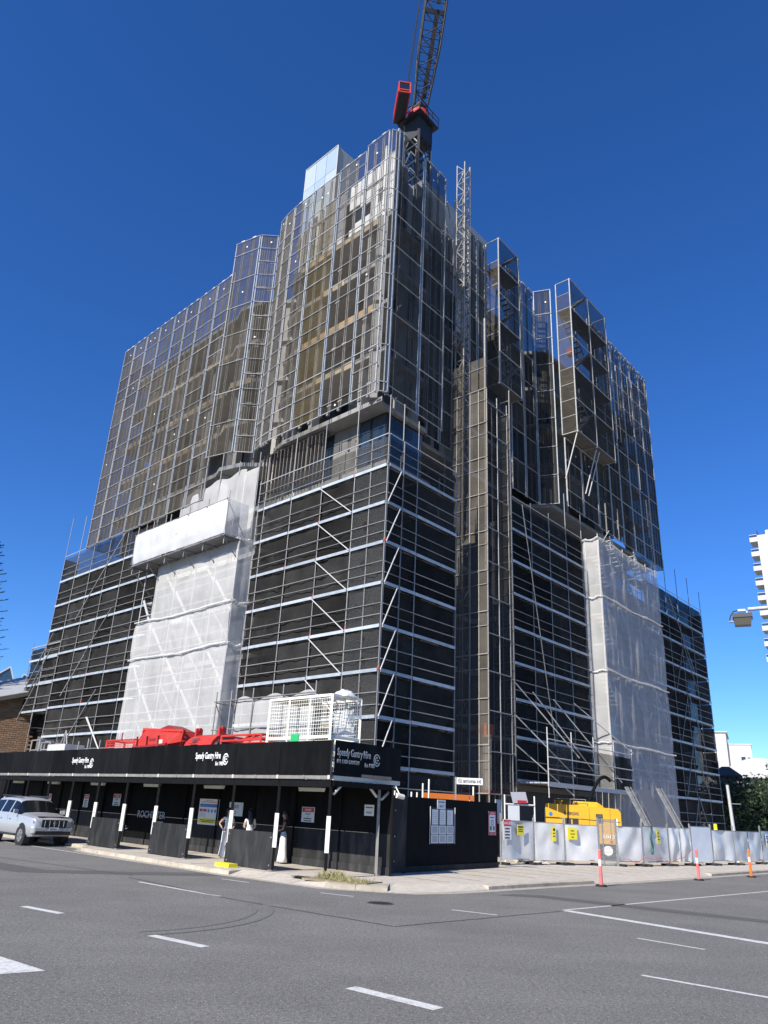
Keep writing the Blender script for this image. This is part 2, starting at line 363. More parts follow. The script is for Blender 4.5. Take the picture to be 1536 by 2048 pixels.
def text(name, s, o, u, v, size, mat, parent, align='LEFT', bold=0.0, xs=1.0, ext=.004):
    c = bpy.data.curves.new(name, 'FONT'); c.body = s; c.size = size; c.extrude = ext; c.align_x = align; c.offset = bold * size
    c.materials.append(mat); c.resolution_u = 3
    n = u.cross(v).normalized()
    tmp = bpy.data.objects.new('tmp', c); COL.objects.link(tmp)
    me = bpy.data.meshes.new_from_object(tmp.evaluated_get(bpy.context.evaluated_depsgraph_get())); bpy.data.objects.remove(tmp)
    return put(name, me, basis(u * xs, v, n, o + n * ext), parent)
# ------------------------------------------------------------------ ground
ORD = ['first', 'second', 'third', 'fourth', 'fifth', 'sixth', 'seventh', 'eighth', 'ninth', 'tenth', 'eleventh', 'twelfth', 'thirteenth', 'fourteenth', 'fifteenth']
def flat(name, pts, z, mat, label=None, cat=None, kind='structure', thick=None):
    v = [Vector((p[0], p[1], z)) for p in pts]
    o = mesh(name, v, [list(range(len(v)))], mat)
    bm = bmesh.new(); bm.from_mesh(o.data); bmesh.ops.triangulate(bm, faces=bm.faces)
    for f in bm.faces:
        if f.normal.z < 0: f.normal_flip()
    bm.to_mesh(o.data); bm.free()
    o['kind'] = kind
    if label: o['label'] = label
    return o
flat('road', [(-700, -300), (700, -300), (700, 900), (-700, 900)], 0, asphalt, 'grey asphalt road of the wide intersection')
# kerb line in gantry coordinates (s along the wall, n outward), gutter edge
kerb = [(60, .2), (14.6, .2), (13.7, .55), (13.2, 1.0), (10.1, 1.17), (7.0, 1.24), (4.4, 1.30), (2.9, 1.28), (1.7, 1.12), (.3, 1.03), (-1.0, .92), (-1.7, .42), (-2.4, -.1), (-2.9, -.55), (-3.2, -1.7), (-3.25, -3.5), (-3.25, -5.5), (-3.3, -7.5), (-3.4, -9.4), (-3.45, -12.5), (-3.45, -17.0), (-3.4, -23.0), (-3.4, -80)]
inset = [.16, .16, .16, .16, .16, .16, .18, .5, .9, .8, .3, .3, .9, 1.3, 1.1, .22, .16, .2, .7, .8, .5, .16, .16]
kp = [GP(s, n, 0) for s, n in kerb]
def offset(pts, ds):
    out = []
    for i, p in enumerate(pts):
        a_ = pts[max(i - 1, 0)]; b_ = pts[min(i + 1, len(pts) - 1)]; t = (b_ - a_).normalized(); out.append(p + Vector((-t.y, t.x, 0)) * ds[i])
    return out
side = 1 if (offset(kp, [1] * len(kp))[5] - GP(7, -3, 0)).length < (offset(kp, [-1] * len(kp))[5] - GP(7, -3, 0)).length else -1
top = offset(kp, [i * side for i in inset]); gut = offset(kp, [-.32 * side] * len(kp))
PATH_Z = .13
fp = top + [RP(90, -60, 0), LP(60, -60, 0)]
fo = flat('footpath', [(p.x, p.y) for p in fp], PATH_Z, concrete_path, 'pale concrete footpath around the building site corner')
# kerb stones: one piece per stretch of about 1.2 m
kroot = put('kerb', None, Matrix.Translation(kp[6])); kroot['kind'] = 'structure'; kroot['label'] = 'pale concrete kerb around the street corner'
def lerp_line(P_, Q_, step):
    out = []
    for i in range(len(P_) - 1):
        L_ = (P_[i + 1] - P_[i]).length; k = max(1, int(round(L_ / step))) if L_ < 12 else 8
        for j in range(k): out.append((P_[i].lerp(P_[i + 1], j / k), P_[i].lerp(P_[i + 1], (j + 1) / k), Q_[i].lerp(Q_[i + 1], j / k), Q_[i].lerp(Q_[i + 1], (j + 1) / k)))
    return out
for g0, g1, t0, t1 in lerp_line(kp, top, 1.3):
    e = (g1 - g0); sh = e * .006
    m = MB(); zt = PATH_Z + .003 + random.uniform(-.002, .004)
    ramp = (t0 - g0).length > .4
    a0, a1 = g0 + sh, g1 - sh; b0, b1 = t0 + sh, t1 - sh
    lip = .02 if ramp else .105
    m.v += [a0 + UP * -.02, a1 + UP * -.02, b1 + UP * -.02, b0 + UP * -.02, a0 + UP * lip, a1 + UP * lip, a0.lerp(b0, .18) + UP * (lip + (.02 if not ramp else .01)), a1.lerp(b1, .18) + UP * (lip + (.02 if not ramp else .01)), b1 + UP * zt, b0 + UP * zt]
    m.f += [[0, 1, 5, 4], [4, 5, 7, 6], [6, 7, 8, 9], [2, 3, 9, 8], [1, 2, 8, 7, 5], [3, 0, 4, 6, 9], [3, 2, 1, 0]]; m.m += [0] * 7
    m.build('kerb_stone', concrete_kerb if not ramp else concrete_path, kroot)
ch = []
for g0, g1, t0, t1 in lerp_line(kp, gut, 4): ch.append((g0, g1, t0, t1))
gv = []; gf = []
for g0, g1, t0, t1 in ch:
    i = len(gv); gv += [g0 + UP * .012, g1 + UP * .012, t1 + UP * .005, t0 + UP * .005]; gf.append([i, i + 1, i + 2, i + 3])
go = mesh('gutter', gv, gf, gutter_c); go['kind'] = 'structure'; go['label'] = 'pale concrete gutter strip along the kerb'
# footpath joints (saw cuts) as dark recess strips
jroot = None
for k in range(16):
    q = GP(-2.2 - .0 * k, -3.0 - 1.55 * k, PATH_Z + .004); r_ = GP(2.2, -3.0 - 1.55 * k, PATH_Z + .004)
    jo = bar('path_joint', q, r_, .014, .003, tar); jo['kind'] = 'structure'; jo['label'] = 'thin dark saw cut across the concrete footpath'
for k in range(9):
    q = GP(.6 + 1.6 * k, 1.0, PATH_Z + .004); r_ = GP(.6 + 1.6 * k, -2.6, PATH_Z + .004)
    jo = bar('path_joint', q, r_, .014, .003, tar); jo['kind'] = 'structure'; jo['label'] = 'thin dark saw cut across the concrete footpath'
# asphalt repairs, cracks, rubber marks
flat('asphalt_patch', [(-24, 34.6), (-15.5, 27.2), (-9.6, 23.0), (-6.4, 23.9), (-4.6, 24.6), (-4.3, 24.9), (-5.0, 25.5), (-6.9, 24.75), (-9.3, 24.1), (-14.8, 28.6), (-23.5, 36.2)], .004, asphalt_dark, 'dark asphalt trench repair curving past the parked car')
flat('asphalt_patch', [(3.6, 23.0), (4.7, 22.9), (9.5, 19.35), (16, 14.6), (16.3, 15.2), (9.9, 19.95), (5.0, 23.6), (4.2, 23.6)], .004, asphalt_dark, 'dark asphalt trench repair running right from the kerb corner')
def ribbon(name, pts, w, z, mat, label, kind='structure'):
    v = []; f = []
    for i, p in enumerate(pts):
        p = Vector((*p, z)); a_ = Vector((*pts[max(i - 1, 0)], z)); b_ = Vector((*pts[min(i + 1, len(pts) - 1)], z)); t = (b_ - a_).normalized(); n_ = Vector((-t.y, t.x, 0)) * w / 2
        v += [p + n_, p - n_]
        if i: f.append([2 * i - 1, 2 * i + 1, 2 * i, 2 * i - 2])
    o = mesh(name, v, f, mat); o['kind'] = kind; o['label'] = label; return o
def wob(p, q, n, amp):
    out = []
    for i in range(n + 1):
        t = i / n; out.append((p[0] + (q[0] - p[0]) * t + random.uniform(-amp, amp), p[1] + (q[1] - p[1]) * t + random.uniform(-amp, amp)))
    return out
ribbon('road_seam', wob((-6.6, 23.1), (-2.95, 19.06), 12, .02) + wob((-2.7, 18.85), (.54, 16.1), 12, .02), .035, .005, tar, 'thin dark seam in the asphalt left of the junction centre')
ribbon('road_seam', wob((.6, 16.1), (4.77, 20.03), 16, .02), .03, .005, tar, 'thin dark seam in the asphalt right of the junction centre')
ribbon('road_seam', wob((-30, 40.5), (-6.6, 23.6), 30, .03), .03, .005, tar, 'long faint seam in the asphalt beside the parking lane')
for d in (0, .32):
    pts = []
    for i in range(26):
        t = i / 25; an = R(40 - 95 * t); pts.append((-4.6 + (2.6 + d) * math.cos(an) - .6 * t, 16.6 + (3.1 + d) * math.sin(an)))
    ribbon('tyre_mark', pts, .07 if d == 0 else .11, .0055 + d * .003, rubber, 'curved dark tyre mark, %s of the pair on the asphalt' % ('inner' if d == 0 else 'outer'))
def dash(p, q, w, label):
    p = Vector((*p, .004)); q = Vector((*q, .004)); t = (q - p).normalized(); n_ = Vector((-t.y, t.x, 0)) * w / 2
    o = mesh('road_marking', [p + n_, q + n_, q - n_, p - n_], [[3, 2, 1, 0]], paint); o['kind'] = 'structure'; o['label'] = label; return o
dash((-5.96, 21.97), (-3.39, 19.6), .12, 'white lane dash in front of the black barriers')
dash((-6.6, 16.4), (-5.6, 15.7), .17, 'short white dash near the left edge of the road')
dash((-3.42, 13.8), (-2.38, 13.0), .18, 'short thick white dash left of the road centre')
flat('road_marking', [(-6.6, 13.0), (-4.9, 11.62), (-3.93, 10.83), (-4.38, 10.5), (-6.6, 10.62)], .004, paint, 'large white arrow tail cut off at the left picture edge')
dash((-.13, 10.72), (.88, 9.85), .2, 'thick white dash nearest the camera')
dash((1.98, 19.16), (2.92, 18.6), .1, 'thin white dash before the footpath corner')
dash((4.8, 20.1), (11.5, 11.3), .28, 'wide white stop line at the side street')
dash((5.18, 16.1), (6.06, 15.1), .09, 'thin white dash below the stop line')
dash((4.03, 12.42), (8.2, 8.8), .1, 'long thin white line at the right lower road')
dash((4.75, 20.15), (40.5, 54), .1, 'long white centre line up the side street')
dash((-1.16, 21.44), (-.3, 20.95), .09, 'thin white dash before the grass tuft')
dash((-16.3, 36.5), (-4.3, 25.05), .1, 'thin white edge line beside the parking lane')
dash((-40, 60), (-16.6, 36.8), .1, 'far part of the white edge line beyond the silver car')
dash((-4.14, 23.9), (-3.25, 23.2), .09, 'thin white dash before the yellow block on the kerb')
# manhole cover and drain plate
mh = thing('manhole_cover', 'round dark iron manhole cover in the asphalt', 'manhole', Vector((.35, 19.74, .004)))
m = MB(); m.cyl(Vector((.35, 19.74, -.02)), Vector((.35, 19.74, .010)), .33, seg=24); m.build('rim', asphalt_dark, mh)
m = MB(); m.cyl(Vector((.35, 19.74, -.02)), Vector((.35, 19.74, .013)), .28, seg=24); m.build('lid', tar, mh)
dp = brick('service_cover', GP(.55, .45, PATH_Z + .012), da, nl, UP, .55, .3, .012, tar); tag(dp, 'small dark service cover on the footpath by the end post', 'cover')
for s_, n_, lb in ((-1.2, -8.2, 'nearer'), (-.9, -6.2, 'farther')):
    ribbon('spray_mark', [(GP(s_ + i * .12, n_ - i * .05, 0).x + random.uniform(-.03, .03), GP(s_ + i * .12, n_ - i * .05, 0).y) for i in range(5)], .07, PATH_Z + .005, sign_yellow, 'yellow survey paint mark on the footpath, the %s one' % lb)
# dry grass tuft on the corner kerb island
isl = [GP(-.75, .62, 0), GP(.15, .75, 0), GP(.1, .15, 0), GP(-.7, -.3, 0), GP(-1.6, -.75, 0), GP(-1.75, .05, 0)]
io = slab('soil_bed', [p for p in isl], PATH_Z - .02, PATH_Z + .03, soil); tag(io, 'small soil bed with dry grass on the kerb corner', 'soil bed')
gv = []; gf = []
for k in range(900):
    u_ = random.random(); s_ = -1.7 + 1.75 * u_; n_ = -.35 + .85 * random.random() - .1 * u_
    p = GP(s_, n_, PATH_Z + .02); h_ = random.uniform(.04, .17) * (1.4 if abs(s_ + .15) < .3 else .75); t = random.uniform(0, 6.28); l_ = Vector((math.cos(t), math.sin(t), 0))
    i = len(gv); lean = Vector((random.gauss(0, .5), random.gauss(0, .5), 0)) * h_
    gv += [p - l_ * .006, p + l_ * .006, p + lean * .4 + UP * h_ * .6 + l_ * .004, p + lean + UP * h_]; gf += [[i, i + 1, i + 2], [i, i + 2, i + 3]]
g_ = mesh('grass', gv, gf, dry_grass); g_['kind'] = 'stuff'; g_['label'] = 'dry yellow grass tuft on the kerb corner'

# ------------------------------------------------------------------ the tower under construction
TW = thing('apartment_tower', 'tall unfinished apartment tower behind scaffolds and mesh screens', 'building', LP(10, -8, 0))
def corner_pt(n1, n2):
    # point with left-face offset n1 and right-face offset n2
    # CORNER + da*s + nl*n1 == CORNER + db*t + nr*n2
    d = nr * n2 - nl * n1; det = da.x * -db.y - da.y * -db.x
    s = (d.x * -db.y - d.y * -db.x) / det
    return CORNER + da * s + nl * n1
# podium
pod = [LP(38.2, -1.55, 0), LP(11, -1.55, 0), corner_pt(-1.55, -1.55), RP(5.3, -1.55, 0), RP(5.3, -3.4, 0), RP(12.2, -3.4, 0), RP(12.2, -1.55, 0), RP(43.5, -1.55, 0), RP(43.5, -22, 0), LP(38.2, -24, 0)]
slab('podium_wall', pod, 0.0, 18.7, wall_dk, TW)
def ring_out(pts, d):
    c = sum(pts, Vector((0, 0, 0))) / len(pts); return [p + (Vector((p.x - c.x, p.y - c.y, 0)).normalized()) * d for p in pts]
for z in (3.4, 6.5, 9.6, 12.7, 15.8):
    slab('slab_edge', ring_out(pod, .25), z, z + .28, slab_m, TW)
slab('podium_roof', ring_out(pod, .3), 18.7, 18.98, slab_m, TW)
# podium windows, one by one (seen dimly through the cloth)
def podium_windows(F, s0, s1, step):
    s = s0
    while s < s1:
        for z in (4.4, 7.5, 10.6, 13.7, 16.6):
            if random.random() < .8:
                w = brick('window', F(s + step * .4, -1.52, z + .75), da if F is LP else db, UP, nl if F is LP else nr, step * .62, 1.5, .08, glass_dk, TW)
        s += step
podium_windows(LP, 2.4, 10.5, 3.2); podium_windows(RP, 13, 42, 3.4)
# tower slabs
tw = [LP(31.6, -.9, 0), LP(16.9, -.9, 0), LP(15.9, -.5, 0), LP(14.1, -.95, 0), LP(13.2, -1.7, 0), LP(12.0, -2.4, 0), LP(10.9, -1.0, 0), LP(9.5, -.65, 0), LP(1.3, -.65, 0), RP(1.2, -1.6, 0), RP(5.0, -1.6, 0), RP(5.3, -2.7, 0), RP(17.9, -2.7, 0), RP(18.8, -1.1, 0), RP(35.2, -.8, 0), RP(35.2, -17, 0), LP(31.6, -18, 0)]
def shrink(pts, d):
    out = []; n = len(pts)
    for i in range(n):
        p = pts[i]; a_ = (p - pts[i - 1]).normalized(); b_ = (pts[(i + 1) % n] - p).normalized()
        na = Vector((-a_.y, a_.x, 0)); nb = Vector((-b_.y, b_.x, 0)); k = na + nb
        if k.length < 1e-3: k = na
        k.normalize(); out.append(p + k * d)
    return out
area = sum(tw[i].x * tw[(i + 1) % len(tw)].y - tw[(i + 1) % len(tw)].x * tw[i].y for i in range(len(tw)))
SG = 1 if area > 0 else -1
inner = [LP(31.0, -2.8, 0), LP(16.6, -2.8, 0), LP(12.8, -3.6, 0), LP(10.5, -2.55, 0), corner_pt(-2.55, -3.5), RP(4.8, -3.5, 0), RP(5.3, -4.6, 0), RP(17.4, -4.6, 0), RP(18.9, -3.0, 0), RP(34.6, -2.7, 0)]
iedges = [(i, i + 1) for i in range(len(inner) - 1)]
LEVELS = [22.1, 25.25, 28.4, 31.55]
low_top = 34.7
v1 = tw[5:12] + [RP(5.3, -9, 0), LP(12, -9, 0)]           # front volume rises one storey more
for z in LEVELS + [low_top]:
    slab('floor_slab', tw, z, z + .27, slab_m, TW)
slab('core_wall', [LP(30.5, -6, 0), corner_pt(-6, -7.5), RP(34.4, -6, 0), RP(34.4, -15, 0), LP(30.5, -16, 0)], 19.16, 34.6, wall_m, TW)
def inset_seg(p, q, d):
    t = (q - p).normalized(); n_ = Vector((-t.y, t.x, 0)) * SG
    return p + n_ * d, q + n_ * d, t, -n_
rnd = random.Random(11)
edges = [(i, i + 1) for i in range(len(tw) - 3)]
for z in [19.15] + LEVELS:
    H_ = (22.1 - 19.15) if z < 20 else 3.15 - .27
    zb = z if z < 20 else z + .27
    zt = zb + H_ - (.02 if z < 20 else .0)
    for (i, j) in iedges:
        p, q, t, outn = inset_seg(inner[i], inner[j], 0)
        L_ = (q - p).length; nb = max(1, round(L_ / 2.6)); bw = L_ / nb
        right = j >= 5
        for k in range(nb):
            c = p + t * (k + .5) * bw + UP * (zb + zt) / 2
            if z < 20 and j == 4:      # level under V1 handled separately
                continue
            ty = rnd.random()
            if ty < (.42 if z > 20 else -1):
                w_ = brick('wall_panel', c, t, UP, outn, bw - .01, zt - zb, .16, wall_m if not right or rnd.random() < .5 else wall_dk, TW)
            elif ty < (.86 if z > 20 else 2):
                w_ = brick('window', c, t, UP, outn, bw - .01, zt - zb, .1, frame_dk, TW)
                for e in (-1, 1):
                    brick('pane', c + t * e * bw * .24 + outn * .052, t, UP, outn, bw * .44, (zt - zb) * .9, .03, glass_bl if rnd.random() < .4 else glass_dk, w_)
            # else an open void
    # columns near the slab edge
    for (i, j) in (edges if z > 20 else edges[:2]):
        p, q, t, outn = inset_seg(tw[i], tw[j], .55)
        L_ = (q - p).length; nb = max(1, round(L_ / 4.8))
        for k in range(nb):
            c = p + t * (k + .5) * L_ / nb
            bar('column', Vector((c.x, c.y, zb)), Vector((c.x, c.y, zt - .001)), .3, .55, slab_m, TW, hint=outn)
# timber edge boards and formwork on some floors
for (z, i, f0, f1, mt) in [(31.5, 7, .28, .55, timber_pale), (28.35, 7, .1, .95, timber), (25.2, 7, .3, .72, timber_pale), (28.35, 0, .05, .98, timber_pale), (31.5, 0, .2, .98, timber_pale), (25.2, 0, .3, .75, timber), (25.2, 1, .0, 1, timber_pale), (28.35, 2, 0, 1, timber_pale), (25.2, 0, .82, .97, timber_pale), (25.25, 13, .02, .3, timber_pale), (28.4, 13, .05, .4, timber_pale), (34.65, 7, .0, .9, timber_pale)]:
    p, q, t, outn = inset_seg(tw[i], tw[i + 1], 0)
    L_ = (q - p).length; s0 = f0
    while s0 < f1 - .02:
        s1 = min(f1, s0 + 2.4 / L_)
        a_ = p.lerp(q, s0 + .002) + outn * .035; b_ = p.lerp(q, s1 - .002) + outn * .035
        bar('edge_board', a_ + UP * (z + .17), b_ + UP * (z + .17), .05, .34 + rnd.uniform(0, .12), mt, TW)
        s0 = s1
# rooftop storey of the front volume: white precast panels behind the screens
def panel(F, s0, s1, n, z0, z1, mat, nm='precast_panel', th=.14):
    u = da if F is LP else db; nn = nl if F is LP else nr
    return brick(nm, F((s0 + s1) / 2, n, (z0 + z1) / 2), u, UP, nn, abs(s1 - s0), z1 - z0, th, mat, TW)
slab('roof_slab', v1, 37.9, 38.15, wall_g, TW)
for s0, s1, z0, z1, mt in [(.95, 1.65, 35.0, 39.7, wall_w), (1.7, 2.5, 35.0, 36.3, wall_w), (1.7, 2.5, 37.4, 39.6, wall_w), (2.55, 3.15, 35.0, 39.3, wall_w), (3.2, 4.1, 36.9, 39.4, wall_w), (4.15, 5.1, 37.2, 39.2, wall_w), (3.2, 4.5, 35.0, 35.9, wall_w), (4.55, 5.0, 34.95, 35.6, wall_w), (5.45, 6.9, 34.95, 35.6, wall_w), (5.5, 7.5, 35.65, 39.2, wall_g), (6.95, 7.45, 34.95, 35.5, wall_w), (7.8, 8.3, 34.95, 39.1, wall_w), (8.4, 9.3, 35.4, 38.9, wall_g), (8.4, 9.1, 34.95, 35.35, wall_w), (9.45, 9.8, 34.95, 37.9, wall_w)]:
    panel(LP, s0, s1, -.72, z0, z1, mt)
for s0, s1, z0, z1 in [(1.7, 2.5, 36.32, 37.38), (3.2, 4.1, 35.95, 36.85), (4.15, 5.1, 35.65, 37.15)]:
    w_ = panel(LP, s0, s1, -.85, z0, z1, glass_dk, 'window', .06)
panel(LP, 1.0, 9.8, -3.2, 35.0, 37.9, wall_g, 'penthouse_wall')
for s0, s1, z0, z1, mt in [(.35, .95, 35.0, 40.0, wall_w), (1.6, 2.5, 37.4, 39.6, wall_g), (1.0, 1.5, 34.95, 36.0, wall_w), (2.55, 3.0, 34.95, 38.6, wall_w), (3.35, 4.6, 36.4, 39.4, wall_g), (3.4, 3.9, 35.2, 36.0, wall_w), (4.4, 4.75, 34.95, 35.6, wall_w), (4.7, 5.1, 36.5, 39.3, wall_g)]:
    panel(RP, s0, s1, -1.66, z0, z1, mt)
for s0, s1, z0, z1 in [(1.0, 2.5, 36.05, 37.35), (3.05, 4.4, 34.97, 36.35)]:
    panel(RP, s0, s1, -1.72, z0, z1, glass_dk, 'window', .06)
panel(RP, 5.6, 13.4, -2.9, 36.6, 42.4, wall_g, 'lift_overrun_wall')
panel(RP, 5.6, 17.6, -3.05, 34.97, 36.55, wall_g, 'precast_panel')
panel(RP, 6.0, 6.9, -2.72, 32.2, 34.6, wall_g); panel(RP, 9.3, 10.9, -2.72, 32.0, 34.6, wall_w); panel(RP, 12, 13, -2.72, 31.9, 34.6, wall_w)
m = MB(); m.prism([RP(5.6, -2.98, 36.6), RP(13.4, -2.98, 36.6), RP(13.4, -6.5, 36.6), RP(5.6, -6.5, 36.6)], UP * 5.75); m.build('lift_overrun', wall_g, TW)
# roof plant enclosure clad in pale sheets
PE = thing('roof_plant_enclosure', 'pale sheet-clad box enclosure on the tower roof', 'enclosure', LP(10.2, -3.2, 38.2))
for k in range(3):
    for r_ in range(4):
        s0 = 8.5 + k * 1.14; z0 = 38.2 + r_ * 2.05
        brick('cladding_sheet', LP(s0 + .56, -2.0, z0 + 1.0), da, UP, nl, 1.11, 2.02, .04, P('pale_cladding_%d%d' % (k, r_), (.30 + .04 * ((k + r_) % 3), .38 + .03 * ((k + r_) % 3), .44 + .03 * ((k * 2 + r_) % 3)), .5, .1), PE)
for r_ in range(4):
    for k in range(2): brick('cladding_sheet', LP(8.48, -2.55 - k * 1.0, 38.2 + r_ * 2.05 + 1.0), nl, UP, da, .98, 2.02, .04, wall_g, PE)
for s_ in (8.45, 11.95): bar('post', LP(s_, -1.98, 38.15), LP(s_, -1.98, 46.4), .06, .06, steel_w, PE)
bar('top_rail', LP(8.42, -1.97, 46.42), LP(11.97, -1.97, 46.42), .06, .06, steel_w, PE)
# recessed storey under the front volume: glazing, grey wall, bronze fins
def lv6(F, s0, s1, n, mat, z0=19.16, z1=22.08, nm='wall_panel', th=.12): return panel(F, s0, s1, n, z0, z1, mat, nm, th)
for s0, s1 in [(1.9, 3.0), (3.05, 3.9)]:
    w_ = lv6(LP, s0, s1, -1.75, frame_dk, nm='window'); brick('pane', LP((s0 + s1) / 2, -1.68, 20.9), da, UP, nl, s1 - s0 - .12, 2.0, .03, glass_bl, w_); brick('pane', LP((s0 + s1) / 2, -1.68, 19.55), da, UP, nl, s1 - s0 - .12, .55, .03, glass_bl, w_)
lv6(LP, 3.95, 6.0, -1.7, wall_m)
for s0 in (6.05, 7.35, 8.65, 9.95):
    w_ = lv6(LP, s0, s0 + 1.25, -1.8, frame_dk, nm='window'); brick('pane', LP(s0 + .62, -1.73, 20.6), da, UP, nl, 1.1, 2.7, .03, glass_bl, w_)
for k, s0 in enumerate((6.1, 7.5, 8.9, 10.2)):
    fr = bar('fin_frame', LP(s0, -1.15, 21.95), LP(s0 + 1.2, -1.15, 21.95), .5, .08, fin_m, TW)
    for j in range(5): bar('fin', LP(s0 + .06 + j * .27, -1.0 + .05 * j, 19.16), LP(s0 + .06 + j * .27, -1.0 + .05 * j, 21.9), .06, .16, fin_m, fr, hint=nl)
m = MB()
for s_ in (11.2, 11.75): m.cyl(LP(s_, -1.5, 18.98), LP(s_, -1.5, 22.1), .17, seg=12)
for k, s_ in enumerate((11.2, 11.75)):
    mm = MB(); mm.cyl(LP(s_, -1.5, 18.99), LP(s_, -1.5, 22.09), .16, seg=14); mm.build('round_column', P('column_pale_%d' % k, (.62, .56, .46), .7), TW, smooth=True)
for s0, s1 in [(1.9, 3.3), (3.35, 5.0)]:
    w_ = lv6(RP, s0, s1, -1.9, frame_dk, nm='window'); brick('pane', RP((s0 + s1) / 2, -1.82, 20.6), db, UP, nr, s1 - s0 - .12, 2.7, .03, glass_bl, w_)

# ------------------------------------------------------------------ mesh safety screens round the tower
def screen(label, p0, p1, rails, mat=screen_mesh, post=screen_post, stiff=2, dots=1, seed=0, group=None, hooks=False, postw=.07, extra=()):
    rn = random.Random(seed)
    p0 = Vector((p0.x, p0.y, 0)); p1 = Vector((p1.x, p1.y, 0)); t = (p1 - p0).normalized(); L_ = (p1 - p0).length
    o_ = Vector((t.y, -t.x, 0))
    if o_.dot(Vector((0, 0, 0)) - (p0 + p1) / 2) < 0: o_ = -o_
    zb, zt = rails[0], rails[-1]
    r_ = thing('safety_screen', label, 'safety screen', p0.lerp(p1, .5) + UP * zb, group)
    g = .035
    for q in (p0 + t * (g + postw / 2), p1 - t * (g + postw / 2)): bar('post', q + UP * (zb - .05), q + UP * (zt + .06), postw, .09, post, r_, hint=o_)
    for z in rails: tube('rail', p0 + t * g + o_ * .06 + UP * z, p1 - t * g + o_ * .06 + UP * z, .03, screen_post if rn.random() < .8 else steel_w, r_)
    for i in range(len(rails) - 1):
        a_, b_ = rails[i] + .02, rails[i + 1] - .02
        sheet('mesh_panel', p0.lerp(p1, .5) + UP * (a_ + b_) / 2 + o_ * .02, t, UP, o_, L_ - 2 * g - .02, b_ - a_, .004, mat, r_)
    for k in range(stiff):
        f = (k + 1) / (stiff + 1) + rn.uniform(-.05, .05)
        for e in (-.07, .07):
            q = p0 + t * (L_ * f + e) - o_ * .05
            bar('stiffener', q + UP * (zb + .02), q + UP * (zt - .03), .035, .05, stiff_m, r_, hint=o_)
        if hooks:
            q = p0 + t * (L_ * f) + o_ * .02
            brick('bracket', q + UP * (zb - .12), t, UP, o_, .16, .14, .12, galv_dk, r_)
        for z in rails[1:-1:2]:
            if rn.random() < .7: brick('clamp', p0 + t * (L_ * f) + UP * (z + rn.choice((-.12, .14))) - o_ * .02, t, UP, o_, .34, .07, .05, steel_w, r_)
    if L_ > 1.6:
        k = max(1, int(L_ / .9))
        for j in range(2): brick('top_lug', p0 + t * L_ * (.28 + .45 * j) + UP * (zt + .1), t, UP, o_, .3, .1, .08, steel_w, r_)
    for k in range(dots):
        i = rn.randrange(0, len(rails) - 1) if k else len(rails) - 2
        q = p0.lerp(p1, rn.uniform(.3, .7)) + UP * (rails[i] * .5 + rails[i + 1] * .5) + o_ * .035
        tube('white_disc', q, q + o_ * .012, .065, sign_white, r_, 10)
    return r_
base_r = [22.1, 22.68, 24.97, 27.3, 29.6, 31.9, 34.15]
V1 = [(.87, .22), (2.8, .22), (5.25, .22), (7.7, .22), (9.7, .2), (10.75, .08), (11.6, -.12)]
tops = [[35.7, 38.05, 40.3], [35.6, 37.9, 39.95], [35.6, 37.8, 39.85], [35.6, 37.75, 39.8], [35.6, 37.75, 39.8], [35.6, 37.75, 39.8]]
mats1 = [screen_mesh_o, screen_mesh_o, screen_mesh_t, screen_mesh, screen_mesh_b, screen_mesh_b]
for i in range(6):
    r_ = base_r + tops[i]
    r_ = sorted(r_ + [z + 1.15 for k, z in enumerate(base_r[1:-1]) if i in (0, 3, 4, 5) or (k + i) % 2 == 0] + ([36.9, 39.0] if i in (1, 3, 5) else [36.8]))
    screen('grey mesh screen on the sunlit front volume, %s from the tower corner' % ORD[i], LP(*V1[i], 0), LP(*V1[i + 1], 0), r_, mats1[i], screen_blue if i in (1, 2) else screen_post, 2 if i < 4 else 3, 2 if i < 4 else 1, 20 + i, 'screens on the sunlit front volume', hooks=i < 5)
for k, (p, q) in enumerate([(LP(.83, .2, 0), LP(.62, -.12, 0)), (LP(.40, -.2, 0), RP(.24, -.72, 0))]):
    screen('narrow mesh screen on the tower corner, the %s of two' % ('sunlit' if k == 0 else 'shaded'), p, q, base_r + [35.7, 38.05, 40.3], screen_mesh_o, screen_blue if k else screen_post, 0, 0, 40 + k, 'narrow screens at the tower corner', postw=.05)
# second volume
V2 = [(16.5, .35), (16.06, .52), (13.84, -.04), (12.93, -.96)]
r2 = [22.7 + 1.155 * k for k in range(16)]
for i, lb in ((1, 'wide mesh screen with blue post left of the curved front volume'), (2, 'striped mesh screen in the notch beside the curved front volume')):
    screen(lb, LP(*V2[i], 0), LP(*V2[i + 1], 0), r2 if i == 2 else r2[::2] + [r2[-1]], screen_mesh if i == 1 else screen_mesh_b, screen_blue, 3 if i == 2 else 2, 2, 60 + i, 'screens between the tower volumes')
# left wing
lw = [16.25, 18.45, 20.75, 22.6, 24.3, 26.5, 28.6, 30.6, 32.4]
rl = [20.0, 21.2, 23.5, 25.8, 28.1, 30.4, 32.7, 34.9, 36.4, 37.9]
for i in range(8):
    r_ = list(rl)
    r_ = sorted(r_ + ([22.3, 24.6, 26.9, 31.5, 33.8] if i % 2 == 0 else [22.3, 24.6, 29.2, 33.8]))
    screen('mesh screen on the long left wing, %s from the notch' % ORD[i], LP(lw[i], .1, 0), LP(lw[i + 1], .1, 0), r_, screen_mesh if i % 3 else screen_mesh_b, screen_blue if i in (1, 3, 4) else screen_post, 2, 2, 80 + i, 'screens on the long left wing')
screen('mesh screen closing the far left end of the tower', LP(32.5, .05, 0), LP(32.5, -3.2, 0), rl, screen_mesh, screen_post, 2, 0, 95)
